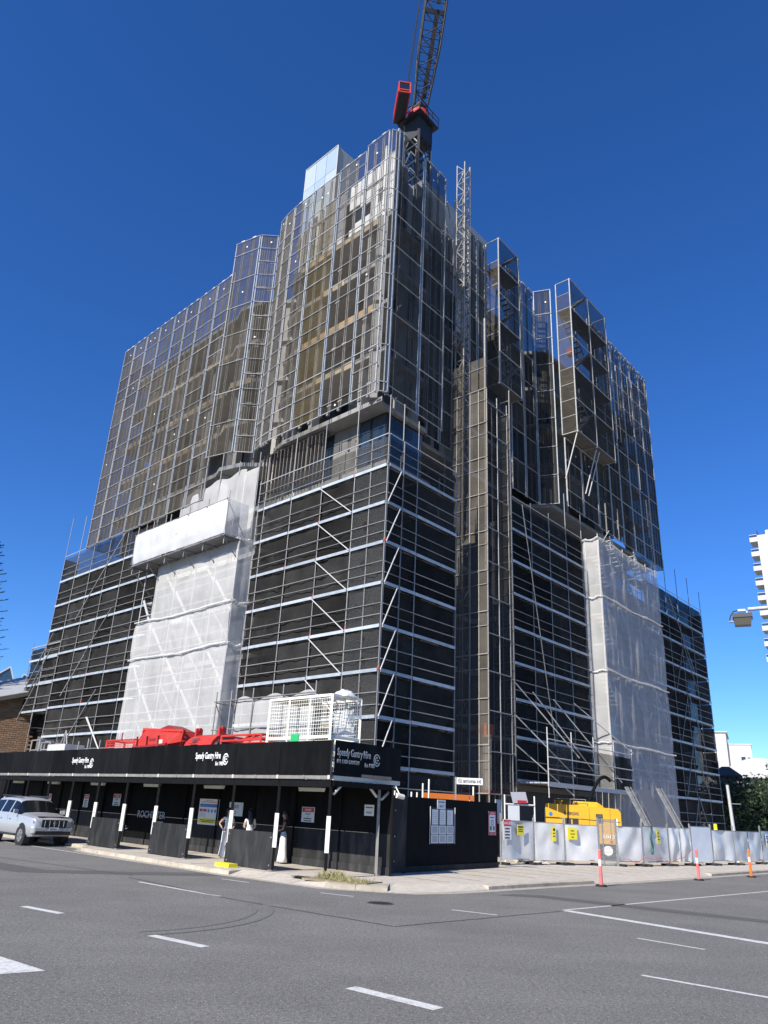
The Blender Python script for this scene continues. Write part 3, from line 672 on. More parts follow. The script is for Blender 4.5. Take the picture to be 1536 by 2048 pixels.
# right face, in shade
for i, (s0, s1) in enumerate(((.28, 2.95), (3.0, 5.3))):
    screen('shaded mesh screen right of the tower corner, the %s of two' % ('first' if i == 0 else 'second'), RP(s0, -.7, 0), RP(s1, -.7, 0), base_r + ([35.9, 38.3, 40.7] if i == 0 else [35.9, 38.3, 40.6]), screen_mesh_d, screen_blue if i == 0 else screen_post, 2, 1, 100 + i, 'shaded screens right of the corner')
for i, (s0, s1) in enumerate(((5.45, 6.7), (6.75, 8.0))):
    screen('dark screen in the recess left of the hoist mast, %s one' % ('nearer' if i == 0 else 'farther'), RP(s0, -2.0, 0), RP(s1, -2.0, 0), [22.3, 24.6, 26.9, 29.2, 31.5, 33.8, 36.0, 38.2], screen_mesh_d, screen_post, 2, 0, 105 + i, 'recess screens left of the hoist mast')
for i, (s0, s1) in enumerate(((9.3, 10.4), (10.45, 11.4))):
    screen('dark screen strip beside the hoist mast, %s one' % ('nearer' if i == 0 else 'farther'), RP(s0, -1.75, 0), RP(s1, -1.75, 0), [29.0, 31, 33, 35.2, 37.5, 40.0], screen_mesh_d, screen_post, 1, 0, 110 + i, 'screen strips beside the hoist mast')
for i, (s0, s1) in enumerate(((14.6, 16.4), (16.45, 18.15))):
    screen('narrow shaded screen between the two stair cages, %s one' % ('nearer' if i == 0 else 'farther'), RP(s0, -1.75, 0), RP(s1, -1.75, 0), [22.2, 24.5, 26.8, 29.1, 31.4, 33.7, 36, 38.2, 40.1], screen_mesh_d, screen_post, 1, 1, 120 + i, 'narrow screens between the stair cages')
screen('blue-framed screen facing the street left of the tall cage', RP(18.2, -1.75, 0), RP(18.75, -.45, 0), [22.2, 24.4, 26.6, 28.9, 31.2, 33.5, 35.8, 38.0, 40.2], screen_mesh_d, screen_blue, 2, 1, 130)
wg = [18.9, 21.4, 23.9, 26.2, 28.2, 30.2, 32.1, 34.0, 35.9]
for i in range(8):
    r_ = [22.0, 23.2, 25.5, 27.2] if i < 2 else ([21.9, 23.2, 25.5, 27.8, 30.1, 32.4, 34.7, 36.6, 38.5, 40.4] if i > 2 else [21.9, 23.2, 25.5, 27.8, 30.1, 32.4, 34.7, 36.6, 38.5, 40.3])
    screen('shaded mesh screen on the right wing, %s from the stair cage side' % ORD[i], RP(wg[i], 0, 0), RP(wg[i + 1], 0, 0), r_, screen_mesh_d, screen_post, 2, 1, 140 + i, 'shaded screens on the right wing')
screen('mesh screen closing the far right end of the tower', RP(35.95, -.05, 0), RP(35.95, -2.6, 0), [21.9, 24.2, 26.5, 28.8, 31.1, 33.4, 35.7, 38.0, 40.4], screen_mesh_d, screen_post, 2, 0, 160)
for k in range(9):
    pass
# pale upright battens behind the right wing screens (shutters stored on the slab edges)
for zf in (22.45, 25.6, 28.75, 31.9, 35.0):
    for k in range(9):
        s_ = 26.6 + k * 1.05 + rnd.uniform(-.2, .2)
        if rnd.random() < (.75 if zf > 34 else .3): bar('upright_prop', RP(s_, -.62, zf), RP(s_, -.62, zf + (rnd.uniform(2.2, 2.8) if zf < 34 else 4.6)), .12, .12, steel_w, TW, hint=nr)
# ------------------------------------------------------------------ stair cages on the right face
def stair_cage(label, s0, s1, n0, n1, z0, z1, bays, side_step, seed, side_mat):
    rn = random.Random(seed)
    r_ = thing('stair_cage', label, 'stair tower', RP((s0 + s1) / 2, (n0 + n1) / 2, z0))
    ss = [s0 + (s1 - s0) * k / bays for k in range(bays + 1)]
    for s_ in ss:
        bar('post', RP(s_, n1, z0 - .1), RP(s_, n1, z1 + .05), .08, .08, screen_post, r_, hint=nr)
        bar('post', RP(s_, n0, z0), RP(s_, n0, z1), .08, .08, screen_post, r_, hint=nr)
        tube('top_rail', RP(s_, n0, z1), RP(s_, n1, z1), .045, galv, r_)
        tube('base_rail', RP(s_, n0, z0), RP(s_, n1, z0), .045, screen_post, r_)
    k = 0; z = z0
    while z <= z1 + .01:
        tube('side_rail', RP(s0, n0, z), RP(s0, n1, z), .04, galv, r_)
        if z + side_step <= z1 + .05:
            sheet('mesh_panel', RP(s0 - .02, (n0 + n1) / 2, z + side_step / 2), nr, UP, db, n1 - n0 - .06, side_step - .06, .004, side_mat, r_)
        z += side_step; k += 1
    nz = max(3, int((z1 - z0) / 2.3)); dz = (z1 - z0) / nz
    for i in range(nz + 1):
        for j in range(bays): tube('rail', RP(ss[j], n1 + .05, z0 + i * dz), RP(ss[j + 1], n1 + .05, z0 + i * dz), .036, screen_post, r_)
        if i < nz:
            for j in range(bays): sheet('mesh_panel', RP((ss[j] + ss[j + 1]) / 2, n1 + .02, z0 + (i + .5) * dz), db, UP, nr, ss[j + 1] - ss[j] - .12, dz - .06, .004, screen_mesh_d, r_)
            for j in range(bays): brick('platform', RP((ss[j] + ss[j + 1]) / 2, (n0 + n1) / 2, z0 + i * dz + .02), db, nr, UP, ss[j + 1] - ss[j] - .05, (n1 - n0) * .94, .06, deck_m, r_) if (i % 2 == 0 or j != 0) else None
            # flight of stairs
            a_ = RP(ss[0] + .25, (n0 + n1) / 2 + .2, z0 + i * dz); b_ = RP(ss[1] - .2, (n0 + n1) / 2 + .2, z0 + (i + 1) * dz)
            if i % 2: a_, b_ = RP(ss[1] - .25, (n0 + n1) / 2 - .2, z0 + i * dz), RP(ss[0] + .2, (n0 + n1) / 2 - .2, z0 + (i + 1) * dz)
            fl = bar('stringer', a_ + nr * .28, b_ + nr * .28, .04, .16, galv, r_); bar('stringer', a_ - nr * .28, b_ - nr * .28, .04, .16, galv, r_)
            for q in range(1, 9): brick('step', a_.lerp(b_, q / 9), nr, Vector((db.x, db.y, 0)), UP, .52, .22, .035, galv_dk, fl)
    for j in range(bays):
        for i in range(nz):
            if rn.random() < .55: tube('brace', RP(ss[j], n1 - .05, z0 + i * dz), RP(ss[j + 1], n1 - .05, z0 + (i + 1) * dz), .028, galv, r_)
    return r_
stair_cage('tall mesh stair cage jutting from the right wing, with white posts', 18.8, 25.0, -.05, 1.1, 27.4, 40.5, 2, 1.32, 5, screen_mesh_b)
stair_cage('narrower mesh stair cage beside the hoist mast', 11.6, 14.3, -1.75, -.7, 28.4, 40.3, 1, 2.0, 6, screen_mesh)
for k, (s_, z_) in enumerate(((18.9, 27.3), (21.9, 27.2), (22.4, 27.2))):
    t_ = tube('raking_prop', RP(s_, 1.0, z_), RP(s_ - .3, .12, z_ - 3.4), .045, steel_w); tag(t_, 'pale raking prop under the tall stair cage, %s from the street corner' % ORD[k], 'prop', 'props under the stair cage')
jc = brick('material_bag', RP(19.6, .5, 34.5), db, nr, UP, .5, .4, .5, red_m); tag(jc, 'small red bag on a landing of the tall stair cage', 'bag')

# ------------------------------------------------------------------ scaffolds
_cloths = {}
def cloth(parent, c, u, o_, w, h, mat, seed):
    """a slightly billowed rectangle of cloth; meshes are shared between alike pieces"""
    key = (mat.name, seed % 7)
    if key not in _cloths:
        rn = random.Random(seed % 7 + 3); nu, nv = 7, 6; off = Vector((rn.uniform(0, 50), rn.uniform(0, 50), 0)); v = []; f = []
        for j in range(nv + 1):
            for i in range(nu + 1):
                x = i / nu; y = j / nv; e = math.sin(math.pi * x) * .5 + .5 * math.sin(math.pi * y)
                v.append((x - .5, y - .5, (noise.noise(Vector((x * 2.5, y * 4, 0)) + off) * .16 + .10 * noise.noise(Vector((x * 6, y * 1.5, 3)) + off)) * (.35 + e)))
        for j in range(nv):
            for i in range(nu): k = j * (nu + 1) + i; f.append((k, k + 1, k + nu + 2, k + nu + 1))
        me = bpy.data.meshes.new('cloth'); me.from_pydata(v, [], f); me.materials.append(mat)
        for p in me.polygons: p.use_smooth = True
        _cloths[key] = me
    return put('mesh_sheet', _cloths[key], basis(u * w, UP * h, o_, c), parent)
def scaffold(label, F, ss, z0, ztop, lifts, n0=0.0, depth=1.15, mat=black_cloth, ext=None, brace=None, brace2=None, seed=0, dz=0.0, chain=None, inner=True, skip=None, group=None, thin_top=False):
    rn = random.Random(seed)
    u = da if F is LP else db; o_ = nl if F is LP else nr
    r_ = thing('scaffold', label, 'scaffold', F(sum(ss) / len(ss), n0, z0), group)
    for i, s_ in enumerate(ss):
        zt = ztop + (ext[i] if ext else .1)
        st = tube('standard', F(s_, n0, z0), F(s_, n0, zt), .029, galv, r_, 7)
        for z in lifts:
            if rn.random() < .5: tube('coupler', F(s_, n0, z + .02), F(s_, n0, z + .16), .05, red_clip if rn.random() < .6 else galv_dk, st, 6)
        if inner: tube('standard', F(s_, n0 - depth, z0), F(s_, n0 - depth, ztop), .034, galv_dk, r_)
    for li, z in enumerate(lifts):
        for i in range(len(ss) - 1):
            if skip and (i, li) in skip: continue
            a_, b_ = ss[i], ss[i + 1]; w = b_ - a_
            jz = rn.uniform(-.012, .012) + dz
            bar('plank', F(a_ + .03, n0 + .05, z + jz), F(b_ - .03, n0 + .05, z + jz), .045, .15, plank_m, r_)
            bar('deck', F(a_ + .05, n0 - depth / 2 - .02, z - .1 + dz), F(b_ - .05, n0 - depth / 2 - .02, z - .1 + dz), depth - .1, .05, deck_m, r_)
            zn = lifts[li - 1] if li else ztop
            for h_ in (.52, 1.04):
                if z + h_ < ztop + .05: tube('ledger', F(a_, n0 + .045, z + h_ + rn.uniform(-.01, .01)), F(b_, n0 + .045, z + h_ + rn.uniform(-.01, .01)), .024, galv, r_)
            c0 = z - .12; c1 = min(zn - .16, ztop)
            mt = mat
            if thin_top and li == 0: mt = black_thin
            cloth(r_, F((a_ + b_) / 2, n0 - .07, (c0 + c1) / 2), u, o_, w - .02, c1 - c0, mt, rn.randrange(100))
            if chain and i in chain: wirepanel('chain_mesh', F(a_ + .02, n0 + .012, c0), u, UP, w - .04, c1 - c0, chain_wire, r_, 1)
            if brace is not None and i == brace: tube('brace', F(a_ if brace2 is None else b_, n0 + .09, z - .1), F(b_ if brace2 is None else a_, n0 + .09, z - 2.0), .03, steel_w, r_)
    zb = lifts[-1] - .15
    if zb - z0 > .8:
        for i in range(len(ss) - 1):
            if skip and (i, len(lifts) - 1) in skip: continue
            w = ss[i + 1] - ss[i]
            for h_ in (.9, 1.5):
                if zb - h_ > z0: tube('ledger', F(ss[i], n0 + .04, zb - h_), F(ss[i + 1], n0 + .04, zb - h_), .028, galv, r_)
            cloth(r_, F((ss[i] + ss[i + 1]) / 2, n0 - .08, (z0 + zb) / 2 + .1), u, o_, w - .02, zb - z0 - .3, mat, rn.randrange(100))
    tube('top_ledger', F(ss[0], n0 + .03, ztop), F(ss[-1], n0 + .03, ztop), .03, steel_w, r_)
    return r_
LIFT = [17.75 - 2 * k for k in range(7)]
sA = scaffold('black-meshed scaffold on the sunlit side of the street corner', LP, [0, 2.3, 4.8, 7.3, 9.75, 10.35], 3.2, 19.45, LIFT + [3.75], ext=[2.2, 2.6, 2.3, 2.1, 1.6, .2], brace=1, brace2=1, seed=1, chain=(0,), thin_top=True)
sB = scaffold('black-meshed scaffold on the shaded side of the street corner', RP, [.06, 2.35, 5.75], .13, 19.45, LIFT + [3.75, 1.9], ext=[.1, 1.7, .4], seed=2, dz=.012, thin_top=True, n0=.004)
# raking tubes beside the corner standard, one per lift
for k, z in enumerate(LIFT[:-1] + [5.75]):
    tube('brace', RP(.02, .1, z - 2.0), RP(.95, .1, z + .02 - .1), .032, steel_w, sB)
for k in range(2): tube('standard', RP(1.1, .02, 17.6), RP(1.1, .02, 21.6), .034, galv, sB) if k == 0 else None
sl = [20.75, 23.3, 25.9, 28.5, 31.1, 33.7, 36.2]
sC = scaffold('long black-meshed scaffold at the left end with long raking braces', LP, sl, 3.2, 20.0, [17.85 - 2 * k for k in range(7)] + [3.85], ext=[1.0, 1.4, .6, .9, .5, 3.0, 3.4], seed=3, thin_top=True, skip={(5, 5), (5, 6), (5, 7)})
for k in range(3):
    zt_ = 19.9 - k * 5.6
    tube('brace', LP(26.2 + k * .1, .1, zt_), LP(29.2 + k * .1, .1, zt_ - 3.0), .034, galv, sC); tube('brace', LP(29.2, .1, zt_ - 3.0), LP(31.8, .1, zt_ - 5.7), .034, galv, sC)
for a_, b_ in (((30.9, 6.9), (28.6, 3.9)), ((31.0, 6.9), (29.4, 4.6))): tube('brace', LP(a_[0] - 4, .12, a_[1]), LP(b_[0] - 5.2, .12, b_[1]), .05, steel_w, sC)
sD = scaffold('small stepped scaffold wing hanging at the far left', LP, [33.7, 36.25, 38.8], 7.1, 12.8, [11.7, 9.75, 7.75], ext=[.1, .3, .4], seed=4, dz=.015, n0=.02)
for a_, b_, c_, d_ in ((38.6, 9.3, 35.2, 13.6), (37.6, 9.2, 35, 12.4), (38.7, 7.2, 36.2, 10.2)): tube('brace', LP(a_, .13, b_), LP(c_, .13, d_), .03, galv, sD)
LR = [18.0 - 2 * k for k in range(7)]
sE = scaffold('black-meshed scaffold right of the hoist tower', RP, [11.5, 13.8, 16.1, 18.4, 20.7], 3.6, 20.1, LR + [3.8], ext=[7.4, .3, .4, 2.6, 2.4], brace=None, seed=5)
for k in range(7): tube('brace', RP(12.6 + .45 * k, .1, 19.9 - 2 * k), RP(13.05 + .45 * k, .1, 17.9 - 2 * k), .03, galv, sE)
# lit end face of that scaffold: tall narrow tower bay
for i, n_ in enumerate((-1.3, -.65, .02)): tube('standard', RP(11.42, n_, .2), RP(11.42, n_, 27.4 - .4 * (2 - i)), .034, galv, sE)
z = 1.2
while z < 26.8:
    tube('ledger', RP(11.4, -1.3, z), RP(11.4, .05, z), .026, galv, sE)
    if z > 3 and z < 25.6:
        sheet('mesh_panel', RP(11.46, -.64, z + .46), nr, UP, db, 1.25, .88, .004, hoist_mesh, sE)
    z += .98
far = [31.2, 33.6, 36.0, 38.6, 41.4, 44.3]
sF = scaffold('black-meshed scaffold at the far right end', RP, far, .13, 20.2, LR + [3.9], ext=[1.2, 2.6, 2.6, 2.5, 2.4, 1.8], seed=6)
for k in range(4):
    z = 14.1 - 4 * k + 2; tube('brace', RP(38.6, .1, z), RP(36.2, .1, z - 4), .03, galv, sF); tube('brace', RP(38.6, .1, z), RP(41.2, .1, z - 4), .03, galv, sF)
for k in range(3): tube('brace', RP(36.0 + 1.6 * k, .1, 20 - 2 * k), RP(37.6 + 1.6 * k, .1, 18 - 2 * k), .03, galv, sF)
# end returns
for nm, F, s_, rr in (('end', LP, 36.22, sC), ('end', RP, 44.32, sF)):
    for z in LR: tube('ledger', F(s_, .0, z + .6), F(s_, -1.15, z + .6), .026, galv, rr); sheet('mesh_sheet', F(s_, -.58, z + .9), nl if F is LP else nr, UP, da if F is LP else db, 1.1, 1.8, .005, black_cloth, rr)

# ------------------------------------------------------------------ white-wrapped stair towers
def wrap_face(parent, F, s0, s1, n_, z0, z1, mat, seed, amp=.07, along='s', n1=None, nm='wrap_sheet', scallop=0):
    rn = random.Random(seed); off = Vector((rn.uniform(0, 99), rn.uniform(0, 99), rn.uniform(0, 99)))
    u = da if F is LP else db; o_ = nl if F is LP else nr
    W_ = (s1 - s0) if along == 's' else (n1 - n_)
    nu = max(8, int(abs(W_) * 8)); nv = max(8, int((z1 - z0) * 2.6))
    def fn(x, y):
        zz = z0 + (z1 - z0) * y
        e = noise.noise(Vector((x * abs(W_) * 1.1, zz * .16, 0)) + off) * 1.3 + .8 * noise.noise(Vector((x * abs(W_) * 2.6, zz * .2, 4)) + off) + .4 * noise.noise(Vector((x * abs(W_) * .7, zz * 1.1, 8)) + off)
        tuck = (1 - math.sin(math.pi * min(1, max(0, y))) ** .25)
        d = amp * e * (1 - .6 * tuck) - .08 * tuck
        zz += .12 * scallop * math.sin(x * abs(W_) * 2.6) * (y if y > .9 else 0)
        return F(s0 + (s1 - s0) * x, n_ + d, zz) if along == 's' else F(s0 - d, n_ + (n1 - n_) * x, zz)
    return grid(nm, fn, nu, nv, mat, parent)
def seam(parent, F, s0, s1, n_, z, seed, along='s', n1=None):
    rn = random.Random(seed); m = MB(); k = 14; pts = []
    for i in range(k + 1):
        x = i / k; zz = z + .05 * math.sin(x * 9 + seed) + rn.uniform(-.03, .03) - .12 * math.sin(math.pi * x) * .5
        pts.append(F(s0 + (s1 - s0) * x, n_ + .05, zz) if along == 's' else F(s0 - .05, n_ + (n1 - n_) * x, zz))
    for i in range(k): m.cyl(pts[i], pts[i + 1], .05 + rn.uniform(-.01, .025), seg=6, cap=False)
    return m.build('rolled_seam', white_wrap_b, parent, smooth=True)
def wrapped_tower(label, F, tiers, n_, n_in, sside, side_end, seed, zbot, bays, stair_dir=1, front=None):
    u = da if F is LP else db; o_ = nl if F is LP else nr
    r_ = thing('wrapped_stair_tower', label, 'scaffold', F((tiers[-1][0] + tiers[-1][1]) / 2, n_, zbot))
    for i, (s0, s1, z0, z1) in enumerate(tiers):
        wrap_face(r_, F, s0, s1, n_, z0, z1, front or white_wrap, seed + i)
        wrap_face(r_, F, sside, sside, n_in, z0, z1, white_wrap, seed + 20 + i, along='n', n1=n_)
        seam(r_, F, s0, s1, n_, z1, seed + i); seam(r_, F, sside, sside, n_in, z1, seed + i, 'n', n_)
    zt = tiers[0][3]
    for s_ in bays:
        tube('standard', F(s_, n_ - .14, zbot), F(s_, n_ - .14, zt + .35), .034, steel_w, r_)
        tube('standard', F(s_, n_ - 1.1, zbot), F(s_, n_ - 1.1, zt), .034, steel_w, r_)
    z = zbot + 1.0; k = 0
    while z < zt:
        for i in range(len(bays) - 1):
            lim = [t for t in tiers if t[2] <= z <= t[3]]
            if lim and not (lim[0][0] - .3 <= bays[i] and bays[i + 1] <= lim[0][1] + .3): continue
            tube('ledger', F(bays[i], n_ - .12, z), F(bays[i + 1], n_ - .12, z), .028, steel_w, r_); tube('ledger', F(bays[i], n_ - .12, z + .5), F(bays[i + 1], n_ - .12, z + .5), .028, steel_w, r_)
            bar('deck', F(bays[i] + .05, n_ - .65, z - .45), F(bays[i + 1] - .05, n_ - .65, z - .45), .85, .05, plank_m, r_)
            if i % 2 == k % 2:
                a_ = F(bays[i] + .1, n_ - .2, z - .4) if stair_dir > 0 else F(bays[i + 1] - .1, n_ - .2, z - .4)
                b_ = F(bays[i + 1] - .1, n_ - .2, z + 1.6) if stair_dir > 0 else F(bays[i] + .1, n_ - .2, z + 1.6)
                st = bar('stringer', a_, b_, .05, .16, steel_w, r_)
                for q in range(1, 8): brick('step', a_.lerp(b_, q / 8) - o_ * .25, u, o_, UP, .24, .5, .04, steel_w, st)
            elif (i + k) % 3 == 0: tube('brace', F(bays[i], n_ - .16, z), F(bays[i + 1], n_ - .16, z + 2), .028, steel_w, r_)
        z += 2.0; k += 1
    return r_
wrapped_tower('tall white-wrapped stair tower on the sunlit face', LP, [(10.4, 19.0, 12.25, 15.9), (10.4, 20.7, 9.95, 12.25), (10.4, 20.75, 3.2, 9.95)], 1.0, 0, 10.4, None, 5, 3.2, [10.55, 12.6, 14.7, 16.8, 18.9, 20.6], 1)
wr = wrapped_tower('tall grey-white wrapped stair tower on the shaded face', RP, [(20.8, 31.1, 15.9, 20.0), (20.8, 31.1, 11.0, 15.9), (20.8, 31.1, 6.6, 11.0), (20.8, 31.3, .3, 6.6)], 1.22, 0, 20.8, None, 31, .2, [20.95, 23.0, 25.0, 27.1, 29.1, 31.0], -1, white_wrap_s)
# cantilevered white loading bay on the left face
cb = thing('wrapped_loading_bay', 'white-wrapped box platform jutting out above the sunlit stair tower', 'scaffold', LP(15.5, 1.0, 15.8))
wrap_face(cb, LP, 10.5, 20.7, 2.0, 15.95, 18.0, white_wrap_b, 60, amp=.1); wrap_face(cb, LP, 10.45, 10.45, .55, 15.95, 18.0, white_wrap, 61, along='n', n1=2.0, amp=.05)
wrap_face(cb, LP, 20.72, 20.72, .1, 15.95, 18.0, white_wrap, 64, along='n', n1=2.0, amp=.05)
wrap_face(cb, LP, 11.9, 18.9, .12, 18.05, 20.9, white_wrap, 62, amp=.06, scallop=1); wrap_face(cb, LP, 10.6, 11.9, .14, 16.0, 20.7, white_wrap, 63, amp=.05)
for i in range(5): bar('deck', LP(10.5, .2 + i * .4, 15.8), LP(20.7, .2 + i * .4, 15.8), .36, .06, galv_dk, cb)
for s_ in (10.55, 12.6, 14.6, 16.7, 18.7, 20.6):
    tube('standard', LP(s_, 1.9, 15.3), LP(s_, 1.9, 18.5), .03, galv, cb); tube('transom', LP(s_, .0, 15.72), LP(s_, 2.15, 15.72), .03, galv_dk, cb)
    tube('brace', LP(s_, 2.0, 15.7), LP(s_, .15, 14.0), .03, galv_dk, cb); tube('standard', LP(s_, .1, 15.3), LP(s_, .1, 21.6), .034, galv, cb)
for z in (17.0, 18.05):
    tube('ledger', LP(10.5, 1.9, z), LP(20.7, 1.9, z), .02, galv, cb)
for i, s_ in enumerate((10.55, 12.6, 14.6)): tube('brace', LP(s_, .05 + .5 * (i == 0), 16.0), LP(s_, 2.05, 18.0), .028, galv, cb)
for z in (18.3, 19.2): tube('ledger', LP(18.8, .05, z), LP(20.7, .05, z), .028, galv, cb)
# low scaffold with white sheet behind the gantry
ls = thing('low_scaffold', 'low scaffold with white sheeting behind the white cage', 'scaffold', LP(7, 1.3, 3.2))
for s_ in (2.6, 4.9, 7.2, 9.0, 10.3):
    tube('standard', LP(s_, 1.25, 3.2), LP(s_, 1.25, 7.3), .034, galv, ls)
    for z in (4.9, 6.75): tube('transom', LP(s_, .1, z), LP(s_, 1.25, z), .028, galv, ls)
for z in (4.9, 5.4, 6.8): tube('ledger', LP(2.6, 1.28, z), LP(10.4, 1.28, z), .03, galv, ls)
wrap_face(ls, LP, 2.7, 8.6, 1.2, 3.4, 6.85, white_wrap, 70, amp=.07, scallop=1)
for s_ in (9.0, 10.3): tube('brace', LP(s_, .2, 4.9), LP(s_, 1.25, 6.7), .026, galv, ls)

# ------------------------------------------------------------------ loading platform low on the shaded side
lp = thing('loading_platform', 'low scaffold platform with raking tubes above the yellow pump', 'scaffold', RP(16, 1.0, 3.6))
for i in range(4): bar('deck', RP(11.8, .2 + i * .42, 3.72), RP(22.6, .2 + i * .42, 3.72), .38, .06, plank_m, lp)
bar('edge_beam', RP(11.7, 1.75, 3.66), RP(22.7, 1.75, 3.66), .06, .24, steel_w, lp)
for s_ in (11.8, 14.5, 17.2, 19.9, 22.5):
    tube('standard', RP(s_, 1.72, 3.0), RP(s_, 1.72, 6.5 - .25 * (s_ > 20)), .034, steel_w, lp)
for z in (4.4, 5.0, 5.9): tube('guard_rail', RP(11.8, 1.75, z), RP(22.5, 1.75, z), .03, steel_w, lp)
for i, (a_, b_) in enumerate(((11.8, 14.5), (14.5, 17.2), (17.2, 19.9), (19.9, 22.5))):
    if i in (0,): wirepanel('chain_mesh', RP(a_, 1.7, 3.8), db, UP, b_ - a_, 2.0, chain_wire, lp, 1)
    cloth(lp, RP((a_ + b_) / 2, 1.64, 4.75), db, nr, b_ - a_ - .05, 1.9, black_thin if i < 3 else black_cloth, i + 2)
for i, (s0, z0, s1, z1) in enumerate(((11.2, 8.9, 15.2, 5.2), (13.2, 8.6, 18.0, 4.0), (15.6, 8.5, 20.6, 4.2), (18.2, 8.6, 22.6, 6.0), (11.3, 7.1, 14.6, 4.2), (11.2, 5.6, 14.4, 3.2))):
    tube('raking_tube', RP(s0, .15, z0), RP(s1, 1.8, z1), .036, steel_w, lp)

# ------------------------------------------------------------------ goods hoist: mast and enclosure
hm = thing('hoist_mast', 'slender pale lattice hoist mast rising above the tower', 'hoist', RP(8.6, -1.65, .2))
mc = [(8.3, -1.33), (8.95, -1.33), (8.95, -1.98), (8.3, -1.98)]
for s_, n_ in mc: bar('chord', RP(s_, n_, .2), RP(s_, n_, 45.2), .075, .075, mast_m, hm, hint=nr)
z = .8; k = 0
while z < 45.1:
    for i in range(4):
        (s0, n0), (s1, n1) = mc[i], mc[(i + 1) % 4]
        tube('lattice_bar', RP(s0, n0, z), RP(s1, n1, z), .034, mast_m, hm, 5)
        if i < 2 or i == 3:
            zz = min(z + .98, 45.15); a_, b_ = ((s0, n0), (s1, n1)) if k % 2 else ((s1, n1), (s0, n0))
            if z + .6 < 45.2: tube('lattice_bar', RP(*a_, z), RP(*b_, zz), .032, mast_m, hm, 5)
    z += .98 if z > 20 else 3.0; k += 1
for z in (26.5, 29.6, 32.8, 36.0, 39.0, 41.2):
    for s_, n_ in ((8.2, -2.1), (8.9, -1.2)): tube('wall_tie', RP(s_ - .9, n_, z), RP(s_ + .8, n_ - .9, z + .02), .035, galv, hm)
    for q in range(3): tube('wall_tie', RP(7.0 + .25 * q, -1.0 - .3 * q, z - .3 + .12 * q), RP(8.4, -1.9 - .2 * q, z + .1), .025, galv, hm)
hp = tube('riser_pipe', RP(9.6, -.6, 2.5), RP(9.6, -.6, 32.2), .07, mast_m, hm)
he = thing('hoist_enclosure', 'sunlit framed mesh enclosure around the foot of the hoist mast', 'hoist', RP(7.9, -1, .2))
for n_ in (-2.4, -1.5, -.55, .05, .62):
    bar('post', RP(7.9, n_, .4 if n_ > -1 else 2.5), RP(7.9, n_, 25.7), .05, .05, mast_m, he, hint=nr)
z = 3.0
while z < 25.7:
    tube('rail', RP(7.87, -2.4, z), RP(7.87, .65, z), .035, mast_m, he)
    for n0, n1 in ((-2.4, -1.5), (-1.5, -.55), (-.55, .05), (.05, .62)):
        sheet('mesh_panel', RP(7.92, (n0 + n1) / 2, z + 1.13), nr, UP, db, n1 - n0 - .08, 2.2, .004, hoist_mesh, he)
    tube('rail', RP(7.87, -2.4, z + 1.5), RP(7.87, .65, z + 1.5), .022, mast_m, he)
    z += 2.27
tube('rail', RP(7.87, -2.4, 25.7), RP(7.87, .65, 25.7), .04, mast_m, he)
for s_ in (9.0, 10.1):
    for n_ in (.62,): tube('post', RP(s_, n_, .3), RP(s_, n_, 25.5), .036, galv, he)
z = 3.0
while z < 25.4:
    tube('rail', RP(7.9, .62, z), RP(10.1, .62, z), .03, galv, he)
    sheet('mesh_panel', RP(9.0, .6, z + .98), db, UP, nr, 2.15, 1.9, .004, black_thin, he)
    z += 1.98
# hoist cabin at the bottom with red-brown floor and orange board
hcab = thing('hoist_car', 'grey hoist car with mesh sides parked at the foot of the mast', 'hoist', RP(9.2, .2, 3.0))
m = MB(); m.box(RP(9.3, -.3, 3.1), db, nr, UP, 1.9, 1.5, .16); m.build('floor', red_dk, hcab)
for s_ in (8.4, 10.2):
    for n_ in (-1.0, .4): bar('post', RP(s_, n_, 3.1), RP(s_, n_, 5.7), .07, .07, galv, hcab)
m = MB(); m.box(RP(9.3, -.3, 5.75), db, nr, UP, 1.95, 1.55, .12); m.build('roof', galv_dk, hcab)
brick('side_panel', RP(8.38, -.3, 4.3), nr, UP, db, 1.4, 2.2, .03, galv, hcab); brick('motor_box', RP(8.8, -.2, 6.1), db, nr, UP, .7, .6, .6, orange_m, hcab)
# crane ------------------------------------------------------------
cr = thing('tower_crane', 'dark luffing tower crane with red cab above the tower', 'crane', Vector((1.19, 42.58, 34.98)))
MC = Vector((1.19, 42.58, 0)); hw = .72
def MCP(a_, b_, z): return MC + da * a_ + db * b_ + UP * z
legs = [(-hw, -hw), (hw, -hw), (hw, hw), (-hw, hw)]
for q in legs: bar('mast_leg', MCP(*q, 34.98), MCP(*q, 50.9), .2, .2, crane_lit if q[1] < 0 and q[0] > 0 else crane_dk, cr)
z = 35.2; k = 0
while z < 48.6:
    for i in range(4):
        a_, b_ = legs[i], legs[(i + 1) % 4]; mt = crane_lit if i == 0 or i == 1 and False else crane_dk  # sun-facing side pale, other sides black: light and shade set by colour
        tube('mast_brace', MCP(*a_, z), MCP(*b_, z), .05, mt, cr)
        mid = ((a_[0] + b_[0]) / 2, (a_[1] + b_[1]) / 2)
        tube('mast_brace', MCP(*a_, z), MCP(*mid, z + 1.2), .06, mt, cr); tube('mast_brace', MCP(*b_, z), MCP(*mid, z + 1.2), .06, mt, cr)
    z += 1.25 if z < 40 else 1.6; k += 1
m = MB(); m.box(MCP(0, 0, 49.9), da, db, UP, 1.62, 1.62, 1.9); m.build('slew_collar', crane_dk, cr)
m = MB(); m.box(MCP(0, 0, 50.98), da, db, UP, 2.3, 2.3, .16); m.build('service_deck', crane_dk, cr)
